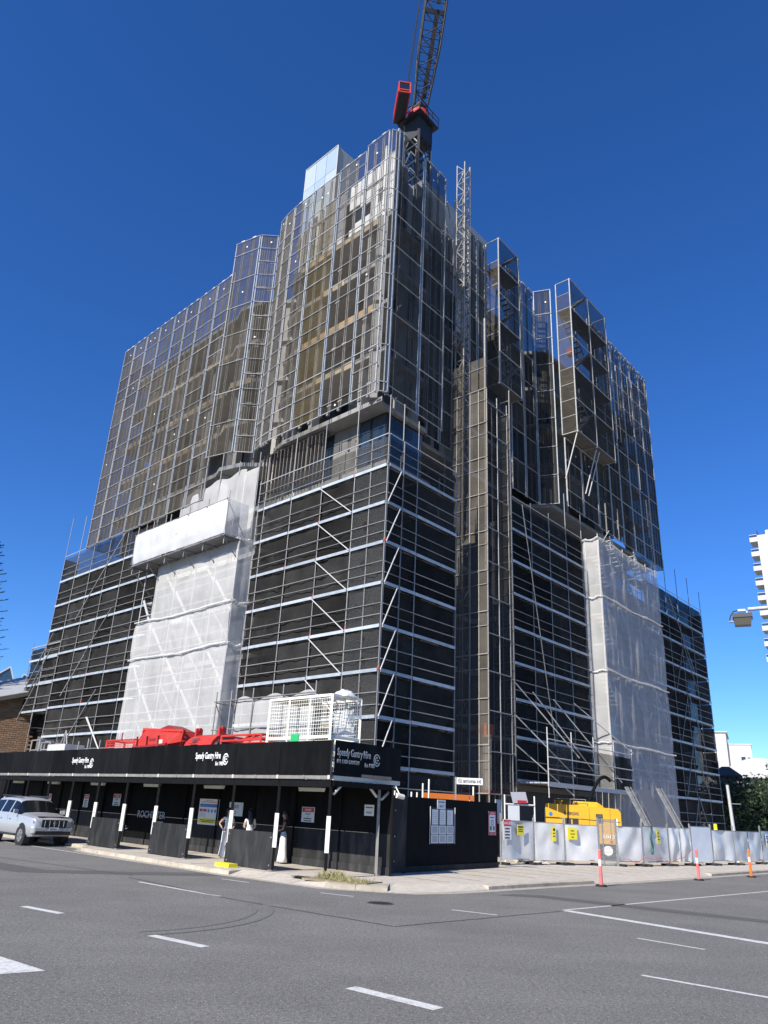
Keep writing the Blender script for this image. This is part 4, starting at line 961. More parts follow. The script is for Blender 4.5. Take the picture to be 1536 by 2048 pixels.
for (a0, b0), (a1, b1) in (((-1.15, -1.15), (-1.15, 1.15)), ((-1.15, -1.15), (1.15, -1.15)), ((1.15, -1.15), (1.15, 1.15))):
    for h_ in (.5, 1.0): tube('deck_rail', MCP(a0, b0, 51.05 + h_ * .9), MCP(a1, b1, 51.05 + h_ * .9), .03, crane_dk, cr)
    for f in (0, .33, .66, 1): tube('deck_rail', MCP(a0 + (a1 - a0) * f, b0 + (b1 - b0) * f, 51.05), MCP(a0 + (a1 - a0) * f, b0 + (b1 - b0) * f, 51.95), .03, crane_dk, cr)
m = MB(); m.cyl(MCP(0, 0, 51.06), MCP(0, 0, 52.1), .95, .85, seg=20); m.build('slew_ring', red_m, cr)
m = MB(); m.box(MCP(0, 0, 52.45), da, db, UP, 1.1, 1.1, .8); m.build('machine_frame', crane_dk, cr)
# operator's cab reaching towards the street
cf = (Vector((.12, -1, 0))).normalized(); cx = Vector((-cf.y, cf.x, 0))
cc = Vector((-.15, 41.2, 51.15))
m = MB(); m.box(cc + UP * .5, cx, cf, UP, .84, 2.8, 1.0); cab = m.build('cab', crane_dk, cr)
for sx in (-1, 1):
    for zz in (.02, 1.0): bar('cab_frame', cc + cx * sx * .42 - cf * 1.4 + UP * zz, cc + cx * sx * .42 + cf * 1.42 + UP * zz, .09, .09, red_m, cab)
    bar('cab_frame', cc + cx * sx * .42 + cf * 1.42, cc + cx * sx * .42 + cf * 1.42 + UP * 1.0, .09, .09, red_m, cab)
for zz in (.24, 1.0, .02): bar('cab_frame', cc - cx * .42 + cf * 1.42 + UP * zz, cc + cx * .42 + cf * 1.42 + UP * zz, .09, .09, red_m, cab)
brick('cab_window', cc + cf * 1.41 + UP * .62, cx, UP, cf, .74, .68, .04, glass_dk, cab)
for sx in (-1, 1): brick('side_skirt', cc + cx * sx * .435 + UP * .5, cf, UP, cx, 2.7, .9, .03, red_m, cab)
# jib
jb = Vector((1.33, 42.3, 52.9)); jd = Vector((.76, -3.6, 6.6)) * 4; JL = jd.length; jd.normalize()
jx = (Vector((1, .1, 0)) - jd * jd.dot(Vector((1, .1, 0)))).normalized(); jy = jd.cross(jx)
def JP(a_, b_, t): 
    w = min(1, .66 + t / 12.0); return jb + jd * t + jx * a_ * .78 * w + jy * b_ * .7 * min(1, .3 + t / 5.0)
stn = [0, .8, 1.6, 2.5, 3.5, 4.6, 5.8] + [7.2 + 2.0 * k for k in range(13)]
for a_ in (-1, 1):
    for b_ in (-1, 1):
        for t0, t1 in zip(stn[:-1], stn[1:]): tube('jib_chord', JP(a_, b_, t0), JP(a_, b_, t1), .075, crane_dk, cr)
for i, (t0, t1) in enumerate(zip(stn[:-1], stn[1:])):
    for (p, q) in (((-1, -1), (1, -1)), ((-1, 1), (1, 1)), ((-1, -1), (-1, 1)), ((1, -1), (1, 1))):
        tube('jib_lacing', JP(*p, t0), JP(*q, t0), .035, crane_dk, cr, 5)
        a_, b_ = (p, q) if i % 2 else (q, p); tube('jib_lacing', JP(*a_, t0), JP(*b_, t1), .035, crane_dk, cr, 5)
for t0, t1 in ((.5, 6.6), (7.4, 26)): bar('walkway', JP(.25, -.2, t0), JP(.25, -.2, t1), .34, .1, crane_dk, cr, hint=jy)
for t in (7.2, 19.2): bar('jib_frame', JP(-1, 1, t), JP(1, 1, t), .24, .3, red_dk if t > 8 else crane_dk, cr, hint=jd)
for k, dx in enumerate((-.1, .12, .3)): tube('rope', cc + cx * .3 + UP * 1.9 - cf * .5 + Vector((dx * .4, 0, 0)), JP(-1.35 - .12 * k, 1, 26), .022, rope_m, cr, 5)
bar('rope_post', cc + cx * .3 + UP * 1.0 - cf * .6, cc + cx * .4 + UP * 2.0 - cf * .4, .09, .09, crane_dk, cr)
# ------------------------------------------------------------------ black footpath gantry
GW = -2.67
gt = thing('footpath_gantry', 'black timber and steel gantry roofing the footpath along the site', 'gantry', GP(12, -1.3, PATH_Z))
BAY = 2.43; NB = 13
for k in range(NB):
    s0 = k * BAY + (.0 if k else -.02); s1 = (k + 1) * BAY
    board('fascia_panel', GP(s1 - .006, .06 + random.uniform(-.006, .006), 2.94), -da, UP, s1 - s0 - .012, 1.03, .03, black_ply, gt)
    bar('deck_board', GP(s0 + .01, -1.32, 3.0), GP(s1 - .01, -1.32, 3.0), 2.66, .1, deck_m, gt)
    bar('edge_beam', GP(s0 + .005, .055, 2.885), GP(s1 - .005, .055, 2.885), .07, .1, beam_grey, gt)
    for q in (.04, 1.2): brick('splice_plate', GP(s0 + q, .098, 2.89), da, UP, nl, .1 if q < 1 else .06, .11, .02, cream_steel if q < 1 else beam_grey, gt)
    bar('top_beam', GP(s0 + .005, -.02, 2.71), GP(s1 - .005, -.02, 2.71), .09, .2, black_steel, gt)
    bar('cross_beam', GP(s0 + .0, -.06, 2.72), GP(s0 + .0, GW + .06, 2.72), .08, .16, black_steel, gt)
    if k > 0: po = GP(s0, 0, PATH_Z)
for k in range(NB + 1):
    p = GP(k * BAY, 0, 0)
    po = bar('post', p + UP * (PATH_Z + .02), p + UP * 2.61, .085, .085, black_steel, gt)
    bar('sleeve', p + UP * .80, p + UP * 1.80, .125, .125, white_sleeve, po)
    brick('base_plate', p + UP * (PATH_Z + .02), da, nl, UP, .2, .2, .025, galv_dk, po)
# end of the gantry (towards the side street)
board('fascia_panel', GE(.02, .05, 2.96), db, UP, 1.98, 1.02, .03, black_ply, gt); board('fascia_panel', GE(2.01, .05, 2.97), db, UP, 1.18, 1.0, .03, black_ply, gt)
bar('corner_trim', GP(-.05, .09, 2.94), GP(-.05, .09, 3.99), .05, .05, black_ply2, gt)
bar('end_beam', GE(.02, .03, 2.88), GE(3.2, .03, 2.88), .07, .13, cream_steel, gt)
for t0, t1 in ((.12, .62), (2.1, 1.55), (2.35, 3.1)):
    tube('bracket', GE(t0, .02, 2.42 if t0 < 2.2 else 2.35), GE(t1, .02, 2.84), .045, cream_steel, gt)
bar('end_post', GE(2.25, .0, PATH_Z), GE(2.25, .0, 2.82), .09, .09, beam_grey, gt)
brick('soffit_sheet', GP(1.3, -1.4, 2.905), da, nl, UP, 2.5, 2.4, .03, cream_steel, gt)
# hoarding wall behind the walkway
for k in range(14):
    s0 = -.1 + k * 2.4; sh = k in (5,)
    board('wall_panel', GP(s0 + 2.393, GW - .03, PATH_Z + .02), -da, UP, 2.386, 1.17, .03, black_ply2 if k not in (5, 6) else black_ply, gt)  # paler lower row, the sunlit part of the wall painted in
    board('wall_panel', GP(s0 + 2.393, GW - .034, PATH_Z + 1.2), -da, UP, 2.386, 1.4, .03, black_ply, gt)
    bar('kick_board', GP(s0 + .01, GW + .02, PATH_Z + .13), GP(s0 + 2.38, GW + .02, PATH_Z + .13), .03, .22, black_ply2, gt)
    bar('wall_post', GP(s0 + .0, GW + .03, PATH_Z), GP(s0 + .0, GW + .03, 2.7), .06, .06, black_steel, gt)
# waist-high barriers between posts
for k, (i, lb) in enumerate(((1, 'nearest the corner'), (3, 'in the middle'), (5, 'farthest, by the car'))):
    b0 = i * BAY
    br_ = thing('crowd_barrier', 'scuffed black plywood barrier between gantry posts, the one %s' % lb, 'barrier', GP(b0 + 1.2, .06, PATH_Z), 'black plywood barriers on the kerb side')
    board('sheet', GP(b0 + 2.43 + .05, .05, PATH_Z + .02), -da, UP, 2.50, 1.08, .02, black_ply2, br_)
    for s_ in (b0 + .12, b0 + 2.3): bar('batten', GP(s_, .03, PATH_Z + .02), GP(s_, .03, PATH_Z + 1.06), .08, .04, black_ply, br_)
    for s_ in (b0 + .1, b0 + 2.34):
        for z in (.28, 1.08): tube('bolt', GP(s_, .07, z), GP(s_, .085, z), .022, galv, br_, 6)
# fluorescent battens under the gantry
for k, s_ in enumerate((1.55, 6.95, 11.3, 15.9, 20.4, 24.6)):
    fl = thing('batten_light', 'cream batten light under the gantry, %s from the corner' % ORD[k], 'light', GP(s_, -.6, 2.52), 'batten lights under the gantry')
    bar('housing', GP(s_ - .58, -.6, 2.575), GP(s_ + .58, -.6, 2.575), .13, .05, white_m, fl); bar('diffuser', GP(s_ - .56, -.6, 2.52), GP(s_ + .56, -.6, 2.52), .12, .06, lamp_m, fl)
    for e in (-.4, .4): tube('hanger', GP(s_ + e, -.6, 2.6), GP(s_ + e, -.6, 2.95), .012, galv_dk, fl)
# company lettering on the fascia
def gantry_logo(label, o, u, w, mat, phone=False):
    n = u.cross(UP).normalized()
    g = thing('gantry_lettering', label, 'sign', o, 'company lettering on the gantry fascia')
    sz = w * .155
    text('lettering', 'Speedy Gantry Hire', o, u, UP, sz, mat, g, bold=.012, xs=.62)
    if phone: text('lettering', 'PH: 1300 GANTRY', o - UP * sz * .72 , u, UP, sz * .52, mat, g, bold=.01, xs=.8)
    text('lettering', 'Est 1985', o - UP * sz * (.72 if not phone else .85) + u * w * .64, u, UP, sz * .55, mat, g, bold=.012, xs=.8)
    c = o + u * w * .93 - UP * sz * .08; m = MB(); k = 20
    for (r0, r1, a0, a1) in ((sz * .62, sz * .50, 20, 340), (sz * .36, sz * .22, 60, 300)):
        for i in range(k):
            t0, t1 = R(a0 + (a1 - a0) * i / k), R(a0 + (a1 - a0) * (i + 1) / k)
            m.prism([c + u * r * math.cos(t) * .82 + UP * r * math.sin(t) for r, t in ((r0, t0), (r0, t1), (r1, t1), (r1, t0))], n * .006)
    m.box(c + u * sz * .12 + n * .003, u, UP, n, sz * .3, sz * .12, .006)
    m.build('emblem', mat, g)
gantry_logo('white company lettering on the fascia above the middle barrier', GP(7.35, .096, 3.48), -da, 2.05, letter_white)
gantry_logo('white company lettering on the fascia above the silver car bonnet', GP(17.35, .096, 3.40), -da, 2.05, letter_white)
gantry_logo('grey company lettering with phone number on the end of the gantry', GE(.1, .085, 3.54), db, 2.0, letter_grey, True)
# signs on the hoarding wall under the gantry
def sign(name, label, o, u, w, h, mat, items, cat='sign', t=.012, group=None):
    """o = lower corner at the viewer's left; items: list of (kind, x0, y0, x1, y1, mat) or ('text', x, y, size, string, mat)"""
    n = u.cross(UP).normalized()
    r_ = thing(name, label, cat, o + u * w / 2, group)
    board('plate', o, u, UP, w, h, t, mat, r_)
    for it in items:
        if it[0] == 'text':
            text('lettering', it[4], o + u * it[1] * w + UP * it[2] * h + n * (t + .003), u, UP, it[3] * h, it[5], r_, align='CENTER', bold=.01, xs=it[6] if len(it) > 6 else .8, ext=.001)
        elif it[0] == 'disc':
            c = o + u * it[1] * w + UP * it[2] * h + n * (t + .001); tube('pictogram', c, c + n * .004, it[3] * h, it[4], r_, 16)
        else:
            _, x0, y0, x1, y1, mt = it; board('panel', o + u * x0 * w + UP * y0 * h + n * (t + .001), u, UP, (x1 - x0) * w, (y1 - y0) * h, .003, mt, r_)
    return r_
def danger(name, label, o, u, w=.62, h=.62, lines=('CONSTRUCTION', 'SITE', '', ''), group='danger signs on the hoarding'):
    it = [('r', .04, .66, .96, .96, sign_red), ('text', .5, .74, .2, 'DANGER', sign_white, .85)]
    for k, l_ in enumerate(lines):
        if l_: it.append(('text', .5, .50 - .15 * k, .12, l_, ink, .62))
        else: it.append(('r', .2, .50 - .15 * k, .8, .57 - .15 * k, ink))
    return sign('danger_sign', label, o, u, w, h, sign_white, it, group=group)
WN = GW + .004
danger('danger_sign', 'red and white danger sign between the two nearest gantry posts', GP(4.33, WN, 1.52), -da, .68, .5)
danger('danger_sign', 'red and white danger sign left of the painted name on the wall', GP(18.2, WN, 1.66), -da, .7, .52)
danger('danger_sign', 'small red and white sign low on the wall right of the car', GP(21.2, WN, 1.5), -da, .5, .6, ('', '', '', ''))
danger('danger_sign', 'red and white danger sign just above the car roof', GP(25.6, WN, 1.55), -da, .6, .5)
its = [('r', .05, .68, .95, .80, sign_blue), ('r', .05, .50, .40, .60, sign_red), ('r', .05, .06, .95, .25, sign_yellow), ('r', .1, .86, .9, .89, orange_m), ('r', .3, .92, .7, .95, letter_grey), ('r', .15, .73, .85, .75, sign_white), ('text', .22, .53, .05, 'DANGER', sign_white), ('r', .12, .16, .88, .19, ink), ('r', .2, .10, .8, .13, ink)]
for k in range(3): its += [('disc', .50 + .17 * k, .54, .065, sign_blue), ('r', .46 + .17 * k, .30, .54 + .17 * k, .42, sign_white), ('disc', .50 + .17 * k, .545, .03, sign_white)]
for k in range(4): its.append(('r', .06, .31 + .04 * k, .38, .325 + .04 * k, letter_grey))
sign('site_safety_board', 'large white site safety board with blue and yellow bands', GP(10.85, WN, 1.16), -da, 1.4, .98, sign_white, its)
sign('gate_sign', 'white gate number sign partly behind a gantry post', GP(8.75, WN, 1.56), -da, .9, .5, sign_white, [('text', .5, .56, .36, 'GATE', ink), ('text', .5, .12, .36, '2', ink)])
sign('channel_sign', 'small white channel sign near the wall corner', GP(1.17, WN, 1.84), -da, .44, .34, sign_white, [('r', .12, .7, .88, .8, ink), ('text', .5, .2, .3, 'CH # 37', ink, .75)])
nm = thing('wall_name', 'pale serif name lettering on the black hoarding', 'sign', GP(14.3, WN, 1.2))
text('lettering', 'ROCHESTER', GP(15.75, GW + .01, 1.24), -da, UP, .42, letter_grey, nm, xs=1.02)
for k in range(3): board('small_print', GP(17.2 - .02 * k, GW + .002, .9 - .1 * k), -da, UP, .45 + .12 * k, .05, .004, letter_white, nm)
board('small_print', GP(14.0, GW + .002, 1.08), -da, UP, .5, .05, .004, letter_grey, nm)
yb = brick('kerb_ramp_block', GP(4.1, .55, PATH_Z + .055), da, nl, UP, .75, .35, .11, yellow_pl); tag(yb, 'yellow plastic block lying on the kerb by the posts', 'block')

# ------------------------------------------------------------------ things on the gantry deck
DZ = 3.05
def frame_box(parent, o, u, v, w, d, h, r, mat, name='frame_bar', mids=()):
    """tubular box frame: o lower corner, u/v horizontal axes"""
    c = [o, o + u * w, o + u * w + v * d, o + v * d]
    for i in range(4):
        bar(name, c[i], c[i] + UP * h, r, r, mat, parent)
        for z in (0, h) + tuple(mids): bar(name, c[i] + UP * z, c[(i + 1) % 4] + UP * z, r, r, mat, parent)
wc = thing('white_mesh_cage', 'white wire mesh lifting cage standing on the gantry corner', 'cage', GP(3.1, -1.6, DZ))
co = GP(1.25, -.95, DZ)
frame_box(wc, co, da, -nl, 3.3, 1.35, 2.5, .085, white_m, mids=(.75, 1.15))
for h0, h1 in ((1.2, 2.46), (.05, .72)):
    wirepanel('wire_panel', co + UP * h0, da, UP, 3.3, h1 - h0, white_wire, wc); wirepanel('wire_panel', co - nl * 1.35 + UP * h0, da, UP, 3.3, h1 - h0, white_wire, wc)
    wirepanel('wire_panel', co + UP * h0, -nl, UP, 1.35, h1 - h0, white_wire, wc); wirepanel('wire_panel', co + da * 3.3 + UP * h0, -nl, UP, 1.35, h1 - h0, white_wire, wc)
for s_ in (1.1, 2.2): bar('mullion', co + da * s_, co + da * s_ + UP * 2.5, .06, .06, white_m, wc)
for k in range(7): bar('lid_bar', co + da * (.25 + .47 * k) + UP * 2.5, co + da * (.25 + .47 * k) - nl * 1.35 + UP * 2.5, .05, .05, cream_steel, wc)
brick('lid_panel', co + da * 2.6 - nl * .68 + UP * 2.53, da, nl, UP, 1.3, 1.36, .02, cream_steel, wc)
gs_ = brick('safety_sign', GP(2.95, -.88, DZ + 1.12), da, UP, nl, .42, .3, .02, green_m); tag(gs_, 'small green sign tied to the white cage', 'sign')
m = MB(); rn = random.Random(3)
bd = grid('plastic_bundle', lambda x, y: GP(1.75 + 1.0 * x, -2.5 + .1 * math.sin(5 * x) * (1 - y) + .12 * noise.noise(Vector((x * 3.5, y * 2.2, 1))), 3.08 + 2.2 * y + .18 * noise.noise(Vector((x * 3, 2, 7))) * y), 18, 20, white_wrap_b); tag(bd, 'white plastic sheet hanging behind the right end of the white cage', 'plastic sheet')
bt = grid('plastic_bundle', lambda x, y: GP(.95 + .95 * x, -1.62 + .55 * (y - .5), 5.56 + (.34 * math.sin(math.pi * x) ** .6 * math.sin(math.pi * y) ** .6) * (.75 + .5 * noise.noise(Vector((x * 3, y * 3, 2)))) + .03 * noise.noise(Vector((x * 9, y * 9, 5)))), 22, 14, white_wrap_b); tag(bt, 'white plastic sheet bunched on top of the white cage', 'plastic sheet')
# red concrete kibble with frame
kb = thing('concrete_kibble', 'large red concrete hopper lying on the gantry roof', 'hopper', GP(12.4, -1.3, DZ))
m = MB(); n0 = GP(0, -.75, 0) - GC
def rp(s, n, z): return GP(s, n, z)
m.loft([[rp(13.3, -.7, 3.2), rp(11.2, -.7, 3.3), rp(10.75, -.7, 4.15), rp(11.0, -.7, 4.5), rp(12.9, -.7, 4.62), rp(13.6, -.7, 4.0)], [rp(13.6, -1.25, 3.1), rp(11.0, -1.25, 3.2), rp(10.5, -1.25, 4.3), rp(10.7, -1.25, 4.68), rp(13.6, -1.25, 4.86), rp(14.0, -1.25, 4.1)], [rp(13.6, -1.9, 3.1), rp(11.0, -1.9, 3.2), rp(10.5, -1.9, 4.3), rp(10.7, -1.9, 4.68), rp(13.6, -1.9, 4.86), rp(14.0, -1.9, 4.1)]])
hb = m.build('hopper_body', red_m, kb)
m = MB(); m.prism([rp(13.0, -1.3, 4.80), rp(11.9, -1.3, 5.0), rp(10.75, -1.3, 4.70), rp(11.2, -1.3, 4.66)], -nl * .7); m.build('lid', red_dk, kb)
for s_, z0, z1 in ((13.85, 4.0, 4.9), (10.6, 4.2, 4.74)): bar('rim', rp(s_, -1.22, z0), rp(s_ - .12, -1.22, z1), .1, .08, red_m, kb)
for s_ in (13.1, 12.3, 11.4): bar('rib', rp(s_, -.66, 3.3), rp(s_ + .1, -.66, 4.5), .06, .06, red_dk, hb)
bar('rib', rp(13.5, -.66, 4.05), rp(10.8, -.66, 4.15), .05, .08, red_dk, hb)
bar('rim', rp(13.75, -1.2, 4.88), rp(10.5, -1.2, 4.72), .08, .1, red_m, kb)
brick('worn_patch', rp(11.35, -.72, 4.22), da, UP, nl, .35, .24, .06, cream_steel, kb)
brick('emblem_plate', rp(12.0, -.70, 4.36), da, UP, nl, .5, .1, .03, red_dk, kb)
rf = thing('red_cage', 'red tubular frame with mesh left of the red hopper', 'frame', GP(15.2, -1.3, DZ)); frame_box(rf, GP(13.95, -.95, DZ), da, -nl, 2.5, .9, 1.38, .07, red_m, mids=(1.0,)); wirepanel('wire_panel', GP(13.95, -.95, DZ), da, UP, 2.5, 1.35, wire('red_wire_mesh', (.6, .05, .03), .1, .25), rf)
bar('hook', GP(15.0, -.9, 4.4), GP(15.0, -.9, 4.75), .05, .05, red_dk, rf)
rp_ = thing('red_drum_hopper', 'red half-round skip with open end on the gantry roof', 'skip', GP(8.5, -1.3, DZ))
m = MB(); ring = []
for s_, k_ in ((9.75, .72), (9.5, .95), (9.1, 1), (7.6, 1)):
    ring.append([GP(s_, -1.3 + .72 * k_ * math.cos(t), 3.75 + .76 * k_ * math.sin(t)) for t in [R(-35 + 250 * i / 14) for i in range(15)]])
m.loft(ring); m.build('drum', red_m, rp_, smooth=False)
m = MB(); m.loft([[GP(7.58, -1.3 + .6 * math.cos(t), 3.75 + .62 * math.sin(t)) for t in [R(-20 + 220 * i / 14) for i in range(15)]], [GP(7.5, -1.3 + .55 * math.cos(t), 3.75 + .57 * math.sin(t)) for t in [R(-20 + 220 * i / 14) for i in range(15)]]]); m.build('open_end', plastic_dk, rp_)
for s_ in (9.35, 7.75): m = MB(); m.box(GP(s_, -1.2, 4.6), da, nl, UP, .1, .3, .28); m.box(GP(s_, -1.2, 4.72), da, nl, UP, .24, .12, .1); m.build('lifting_lug', red_m, rp_)
for k, z in enumerate((4.30, 4.22, 4.12)): brick('stencil', GP(8.75, -.72 + .07 * -k * -1, z), da, UP, nl, .5 - .1 * (k % 2), .035, .02, ink, rp_)
r2_ = thing('red_stillage', 'low red open frame stillage beside the white cage', 'frame', GP(6.0, -1.3, DZ)); frame_box(r2_, GP(4.85, -.9, DZ), da, -nl, 2.45, 1.0, 1.33, .07, red_m, mids=(1.15,))
for s_ in (5.3, 5.7): tube('handle', GP(s_, -.85, 4.3), GP(s_ - .4, -1.3, 4.42), .03, red_m, r2_)
lc = thing('timber_crate', 'pale crate among grey scaffold frames at the left of the gantry roof', 'crate', GP(21.5, -1.3, DZ))
m = MB(); m.box(GP(21.4, -1.3, 3.75), da, nl, UP, 2.0, 1.0, 1.25); m.build('body', P('weathered_crate', (.50, .49, .46), .85, nscale=3, namt=.15), lc)
m = MB(); m.cyl(GP(21.6, -1.25, 4.35), GP(21.6, -1.25, 5.1), .03, seg=6); m.cyl(GP(22.0, -1.25, 4.35), GP(21.6, -1.25, 5.1), .03, seg=6); m.cyl(GP(21.2, -1.25, 4.35), GP(21.6, -1.25, 5.1), .03, seg=6); m.build('lifting_frame', galv, lc)
for k, s_ in enumerate((24.2, 22.9)):
    sf = thing('steel_trestle', 'grey steel frame standing on the far gantry roof, %s one' % ('left' if k == 0 else 'right'), 'frame', GP(s_, -1, DZ)); frame_box(sf, GP(s_ - .5, -.9, DZ), da, -nl, 1.0, .7, 1.6 - .15 * k, .05, galv, mids=(1.1,))
for k, s_ in enumerate((17.4, 18.6, 19.6)):
    o_ = tube('spare_tube', GP(s_, -1.1, DZ), GP(s_, -1.1, 4.5 + .1 * (k % 2)), .035, galv); tag(o_, 'upright grey tube on the gantry roof, %s from the red frame' % ORD[k], 'tube', 'spare tubes on the gantry roof')

# ------------------------------------------------------------------ black hoarding along the side street
hd = Vector((.6118, .791, 0)); hn = Vector((hd.y, -hd.x, 0))
def HP(t, n, z): return HC + hd * t + hn * n + UP * z
hg = thing('black_hoarding', 'tall black hoarding wall with notices along the side street', 'hoarding', HP(4, 0, PATH_Z))
door = board('door_panel', HP(.02, .02, PATH_Z + .03), (hd * math.cos(R(5)) + hn * math.sin(R(5))).normalized(), UP, 1.35, 2.36, .04, black_ply2, hg)
for z in (.5, 1.25, 2.05): tube('bolt', HP(.72, .13, z), HP(.72, .16, z), .03, galv, door, 6)
bar('jamb', HP(1.45, .02, PATH_Z), HP(1.45, .02, 2.52), .1, .1, black_steel, hg)
bar('jamb', HP(-.02, .02, PATH_Z), HP(-.02, .02, 2.62), .07, .07, beam_grey, hg)
for k in range(3):
    board('wall_panel', HP(1.52 + k * 2.15, -.02 - .004 * k, PATH_Z + .02), hd, UP, 2.14, 2.36, .03, black_ply, hg)
bar('kick_board', HP(1.5, .035, PATH_Z + .1), HP(7.95, .035, PATH_Z + .1), .04, .18, black_ply2, hg)
for k, t_ in enumerate((1.2, 2.2, 2.55, 3.3, 6.2)): tube('stub_tube', HP(t_, -.25, 2.3), HP(t_, -.25, 2.66 + (.02 if k != 3 else .5)), .03, white_m, hg)
u_ = hd
danger('danger_sign', 'narrow red-topped danger sign on the hoarding door', HP(.1, .10, 1.45), hd, .34, .6, ('', '', '', ''))
sign('channel_sign', 'small white channel sign above the notice sheets', HP(3.46, .018, 2.16), hd, .55, .32, sign_white, [('r', .12, .7, .88, .8, ink), ('text', .5, .2, .32, 'CH # 37', ink, .75)])
nb = thing('notice_board', 'black notice board with white sheets on the dark hoarding', 'notice board', HP(3.85, .02, 1.0))
board('backing', HP(3.02, .012, 1.0), hd, UP, 1.62, 1.2, .012, sign_black, nb)
for k in range(3):
    q = board('notice_sheet', HP(3.12 + k * .5, .03, 1.64), hd, UP, .40, .5, .004, sign_white, nb)
    for r_ in range(6): board('print_line', HP(3.16 + k * .5, .036, 1.70 + .065 * r_), hd, UP, .32 - .1 * ((r_ * 3 + k) % 3) * .5, .018, .002, letter_grey, q)
    for j in range(2):
        q = board('framed_sheet', HP(3.08 + k * .51, .03, 1.03 + j * .3), hd, UP, .47, .28, .004, sign_white, nb); board('grey_field', HP(3.14 + k * .51, .036, 1.06 + j * .3), hd, UP, .35, .22, .002, letter_grey, q)
for t_ in (3.0, 4.66): bar('side_rail', HP(t_, .03, 1.0), HP(t_, .03, 2.24), .03, .03, steel_w, nb)
sg = sign('warning_sign', 'tall red-striped warning sign at the end of the hoarding', HP(7.2, .016, 1.3), hd, .6, .88, sign_white, [('r', 0, .86, 1, 1, sign_red), ('r', 0, 0, .1, .86, sign_red), ('r', .9, 0, 1, .86, sign_red), ('r', .1, 0, .9, .14, sign_red), ('disc', .5, .52, .12, ink), ('disc', .5, .52, .09, sign_white), ('r', .2, .2, .4, .38, ink), ('r', .6, .2, .8, .38, ink), ('r', .25, .72, .75, .76, ink), ('r', .2, .91, .8, .95, sign_white)])
for k in range(5): board('stripe', HP(7.26 + .11 * k, .034, 1.31), hd, (UP + hd * .5).normalized(), .05, .11, .002, sign_white, sg)
cm = thing('security_camera', 'small white security camera under the gantry end', 'camera', GE(2.9, .25, 2.45))
m = MB(); m.cyl(GE(2.75, .3, 2.5), GE(3.05, .35, 2.46), .08, seg=12); m.build('body', white_m, cm); m = MB(); m.cyl(GE(2.9, .3, 2.55), GE(2.9, .1, 2.82), .02, seg=6); m.build('arm', white_m, cm)
bk = thing('bulkhead_light', 'small pale wall light on a bracket behind the gantry corner', 'light', RP(-.6, 1.0, 4.5))
m = MB(); m.cyl(HP(1.35, -.9, 3.9), HP(1.35, -.9, 3.96), .14, seg=12); m.build('head', white_m, bk); m = MB(); m.cyl(HP(.9, -.9, 3.55), HP(1.35, -.9, 3.95), .02, seg=6); m.build('arm', galv, bk)
m = MB(); m.cyl(HP(.9, -.9, 0.1), HP(.9, -.9, 3.58), .04, seg=8); m.build('pole', galv_dk, bk)
# street name sign
sp_ = thing('street_sign', 'white street name sign on a pole behind the hoarding', 'street sign', Vector((3.28, 30.83, PATH_Z)))
su = Vector((4.21 - 3.28, 30.71 - 30.83, 0)).normalized()
bar('pole', Vector((3.28, 30.83, PATH_Z)), Vector((3.28, 30.83, 3.36)), .06, .06, galv, sp_)
pl = board('blade', Vector((3.32, 30.80, 3.10)), su, UP, 1.0, .24, .03, sign_white, sp_)
text('lettering', 'BRITANNIA AVE', Vector((3.32, 30.80, 3.155)) + su * .25 + su.cross(UP) * .034, su, UP, .17, ink, pl, xs=.56, bold=.015)
c_ = Vector((3.32, 30.80, 3.22)) + su * .13 + su.cross(UP) * .032
m = MB()
for i in range(18):
    t0, t1 = 2 * math.pi * i / 18, 2 * math.pi * (i + 1) / 18; n_ = su.cross(UP)
    m.prism([c_ + su * r * math.cos(t) + UP * r * math.sin(t) for r, t in ((.085, t0), (.085, t1), (.06, t1), (.06, t0))], n_ * .004)
m.cyl(c_, c_ + su.cross(UP) * .004, .03, seg=10); m.build('emblem', ink, pl)
ob = thing('orange_banner', 'orange banner strip behind the black hoarding', 'banner', HP(6.6, -1.5, 2.0))
bdir = (hd * math.cos(R(26)) + hn * math.sin(R(26))).normalized()
board('cloth', HP(5.4, -1.9, 2.34), bdir, UP, 2.4, .42, .02, orange_b, ob)
for k in range(4): board('print_line', HP(5.4, -1.9, 2.44) + bdir * (.15 + .56 * k) + bdir.cross(UP) * .024, bdir, UP, .4 + .1 * (k % 2), .07, .003, ink, ob)
for t_ in (0, 2.4): tube('post', HP(5.4, -1.93, PATH_Z) + bdir * t_, HP(5.4, -1.93, 3.1) + bdir * t_, .035, white_m, ob)

